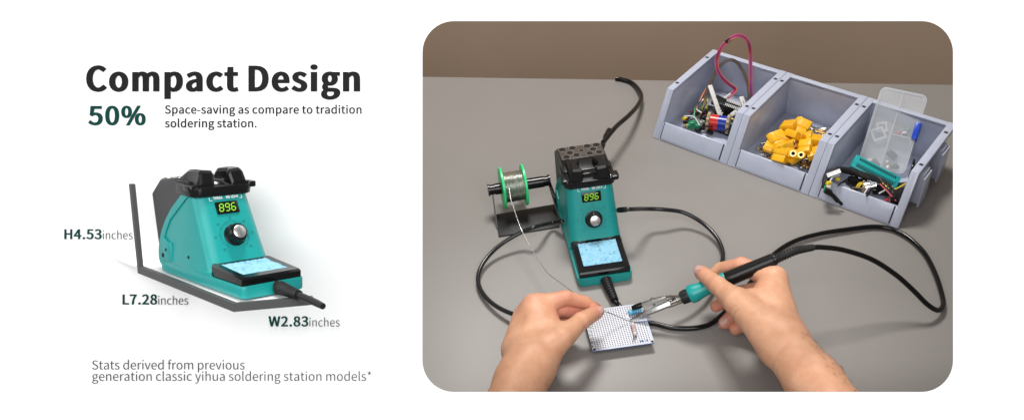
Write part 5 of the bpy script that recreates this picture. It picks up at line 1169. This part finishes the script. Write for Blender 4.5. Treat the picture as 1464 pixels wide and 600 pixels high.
def nail(parent, tip, back, nrm, r, wd, ln, lift=0.7):
    d = (tip - back).normalized(); nrm = Vector(nrm); nrm = (nrm - d * nrm.dot(d)).normalized(); R = basis(d, nrm)
    mb = MB(); c = tip + nrm * (r * 0.52 + lift) - d * (r * 0.05)
    rings = []
    N, Mn = 10, 9
    top = [[None] * (Mn + 1) for _ in range(N + 1)]
    for i in range(N + 1):
        for j in range(Mn + 1):
            uu = -1 + 2 * i / N; vv = -1 + 2 * j / Mn
            xx = ln / 2 * uu; round_ = math.sqrt(max(0, 1 - max(0, abs(uu) - .35) ** 2 / .4225)) if abs(uu) > .35 else 1
            yy = wd / 2 * vv * (round_ * .55 + .45)
            zz = -0.0 - (yy / (wd / 2)) ** 2 * wd * .22 - (max(0, uu)) ** 2 * .8
            top[i][j] = mb.bm.verts.new(c + R @ Vector((xx, yy, zz + r * .48)))
    for i in range(N):
        for j in range(Mn): mb.bm.faces.new((top[i][j], top[i + 1][j], top[i + 1][j + 1], top[i][j + 1]))
    bmesh.ops.solidify(mb.bm, geom=mb.bm.faces[:], thickness=0.7)
    return mb.build('fingernail', 'nail', parent, ang=60)

TOCAM = (CAM - at(950, 450, 50)).normalized()
person = thing('person', 'bare hands and forearms, one feeding solder and one holding the iron', 'person', (at(738, 600, 0) + at(1190, 600, 0)) / 2)
# left arm
A = at
wr = A(757, 522, 52)
imcp, ipip, idip, itip = A(764, 437, 66), A(808, 425.5, 70), A(836, 432, 58), A(851, 441, 50)
tcmc, tmcp, tip_, ttip = A(772, 508, 60), A(803, 483, 72), A(831, 458.5, 67), A(852.5, 446, 56)
L_palm = [(A(722, 612, 44), A(744, 545, 50), 33, 27.5, 6), (A(744, 545, 50), wr, 27.5, 25, 10), (wr, A(775, 460, 54), 26, 20, 14), (wr, A(758, 458, 42), 23, 17, 14), (A(742, 500, 44), A(755, 452, 46), 20, 15, 14),
          (tcmc, A(800, 480, 64), 19, 16, 12), (A(772, 457, 58), A(795, 482, 62), 14, 13, 10), (imcp, A(772, 470, 58), 14, 18, 12)]
L_palm += [(wr + TOCAM * 21, A(790, 470, 66) + TOCAM * 11, 3.2, 3.0, 6), (wr + TOCAM * 22 + Vector((-6, 6, 0)), imcp + TOCAM * 9, 3.0, 3.0, 6), (A(744, 545, 50) + TOCAM * 24, wr + TOCAM * 22, 2.6, 2.8, 6)]
L_f = [dict(j=[(imcp, 12.5), (ipip, 9.3), (idip, 7.9), (itip, 6.6)], k=8),
       dict(j=[(A(757, 446, 52), 12.5), (A(806, 441, 54), 9.6), (A(829, 449, 44), 8.4), (A(838, 456, 38), 7.2)], k=5),
       dict(j=[(A(755, 452, 42), 12), (A(802, 450, 40), 9.2), (A(818, 461, 30), 8.0), (A(812, 470, 26), 7.2)], k=5),
       dict(j=[(A(752, 462, 34), 11), (A(792, 466, 28), 8), (A(804, 474, 22), 7), (A(798, 482, 20), 6.4)], k=5),
       dict(j=[(tcmc, 18), (tmcp, 13.2), (tip_, 10.4), (ttip, 8.6)], k=7)]
L_fl = [(itip, 15, .8), (ttip, 14, .75), (ipip, 17, .5), (tip_, 12, .3), (imcp, 18, .35), (A(815, 450, 50), 24, .7), (A(795, 455, 60), 16, .5), (A(757, 452, 48), 20, .3)]
L_cr = [(ipip, ipip - imcp, 11, .7, 1.6), (tip_ + TOCAM * 8, ttip - tip_, 10, .6, 1.5), (tip_ + TOCAM * 8 - (ttip - tip_).normalized() * 4, ttip - tip_, 9, .5, 1.3), (wr, Vector((.35, 1, .1)), 30, .7, 2.5)]
la = grow_arm('arm', 'left hand pinching a thin solder strand above the board', L_palm, L_f, L_fl, person, None, creases=L_cr)
nail(la, ttip, tip_, TOCAM * .55 + Vector((.75, -.1, .25)), 8.6, 10.5, 11.5)
nail(la, itip, idip, Vector((-.1, .9, .6)), 7.0, 9, 10)
# right arm
wr = A(1118, 488, 74)
tcmc, tmcp, tip_, ttip = A(1090, 466, 82), A(1054, 431, 90), A(1026, 408, 79), A(1003.5, 390, 66)
imcp, ipip, idip, itip = A(1108, 398, 82), A(1060, 379.5, 76), A(1030, 385, 58), A(1008, 402, 44)
R_palm = [(A(1210, 612, 62), A(1165, 547, 72), 33, 28, 6), (A(1165, 547, 72), wr, 29, 25.5, 10), (wr, A(1100, 420, 78), 24, 18, 14), (wr, A(1108, 430, 62), 22, 17, 14), (wr, A(1092, 450, 54), 20, 15, 14),
          (tcmc, tmcp, 19, 14.5, 12), (A(1108, 440, 76), A(1075, 428, 84), 17, 12, 12), (imcp, A(1105, 440, 74), 13.5, 18, 12)]
R_palm += [(wr + TOCAM * 21, tmcp + TOCAM * 10, 3.2, 2.8, 6), (wr + TOCAM * 21 + Vector((8, 4, 0)), imcp + TOCAM * 9, 3.0, 2.8, 6), (A(1165, 547, 72) + TOCAM * 25, wr + TOCAM * 21.5, 2.6, 3.0, 6)]
R_f = [dict(j=[(imcp, 13), (ipip, 10.4), (idip, 8.8), (itip, 7.4)], k=8),
       dict(j=[(A(1108, 412, 68), 12.5), (A(1056, 420, 50), 9.8), (A(1034, 431, 36), 8.6), (A(1024, 437, 30), 7.6)], k=5),
       dict(j=[(A(1104, 428, 56), 12), (A(1068, 442, 38), 9.4), (A(1046, 452, 27), 8.4), (A(1036, 461, 21), 7.8)], k=5),
       dict(j=[(A(1098, 445, 46), 11), (A(1078, 460, 30), 8.6), (A(1060, 466, 20), 7.4), (A(1051, 471, 15), 6.8)], k=5),
       dict(j=[(tcmc, 18), (tmcp, 13.8), (tip_, 11.0), (ttip, 9.2)], k=8)]
R_fl = [(ttip, 15, .75), (itip, 14, .8), (ipip, 18, .45), (tip_, 12, .3), (A(1034, 452, 28), 24, .85), (A(1072, 412, 76), 18, .5), (A(1090, 386, 80), 16, .3), (A(1050, 455, 40), 22, .5)]
R_cr = [(tip_ + TOCAM * 9, ttip - tip_, 10, .6, 1.5), (tip_ + TOCAM * 9 - (ttip - tip_).normalized() * 4.5, ttip - tip_, 10, .55, 1.4), (A(1052, 450, 88), Vector((.2, 1, .2)), 14, .8, 1.6), (A(1050, 444, 90), Vector((.2, 1, .2)), 12, .6, 1.4), (A(1108, 505, 92), Vector((-.5, .9, .1)), 30, .5, 2.2)]
ra = grow_arm('arm', 'right hand gripping the black and teal iron', R_palm, R_f, R_fl, person, (TIP + ia * sx_(985), TIP + ia * sx_(1112), 9.2, 7.9), creases=R_cr)
nail(ra, ttip, tip_, TOCAM * .9 + Vector((-.25, .1, .2)), 9.2, 12, 13)
nail(ra, A(1036, 461, 21), A(1046, 452, 27), TOCAM * .8 + Vector((-.5, 0, 0)), 7.8, 9, 10)
# fine hairs along the outer edge of the right forearm
rng = random.Random(3); mb = MB()
e1 = (A(1215, 590, 62) - A(1150, 500, 74)).normalized(); e3 = A(1215, 530, 66) - A(1165, 560, 66); e3 = (e3 - e1 * e3.dot(e1)).normalized()
aw = wm(ra); p0_ = A(1140, 480, 74); cand = []
for v in ra.data.vertices:
    p = (aw @ v.co) / S; n_ = v.normal
    if (p - p0_).dot(e1) > 10 and n_.dot(e3) > .15 and n_.dot(TOCAM) > -.35: cand.append((p, n_.copy()))
for i in range(130):
    p, nn = cand[rng.randrange(len(cand))]
    q = p + nn * rng.uniform(.6, 1.8) + e1 * rng.uniform(3, 7) + e3 * rng.uniform(-1, 1.5)
    mb.tube([p - nn * .2, (p + q) / 2 + nn * .6, q], [.13, .11, .04], 3, caps=False)
ho = mb.build('arm_hair', 'hair', ra); ho['kind'] = 'stuff'
bpy.context.view_layer.update()
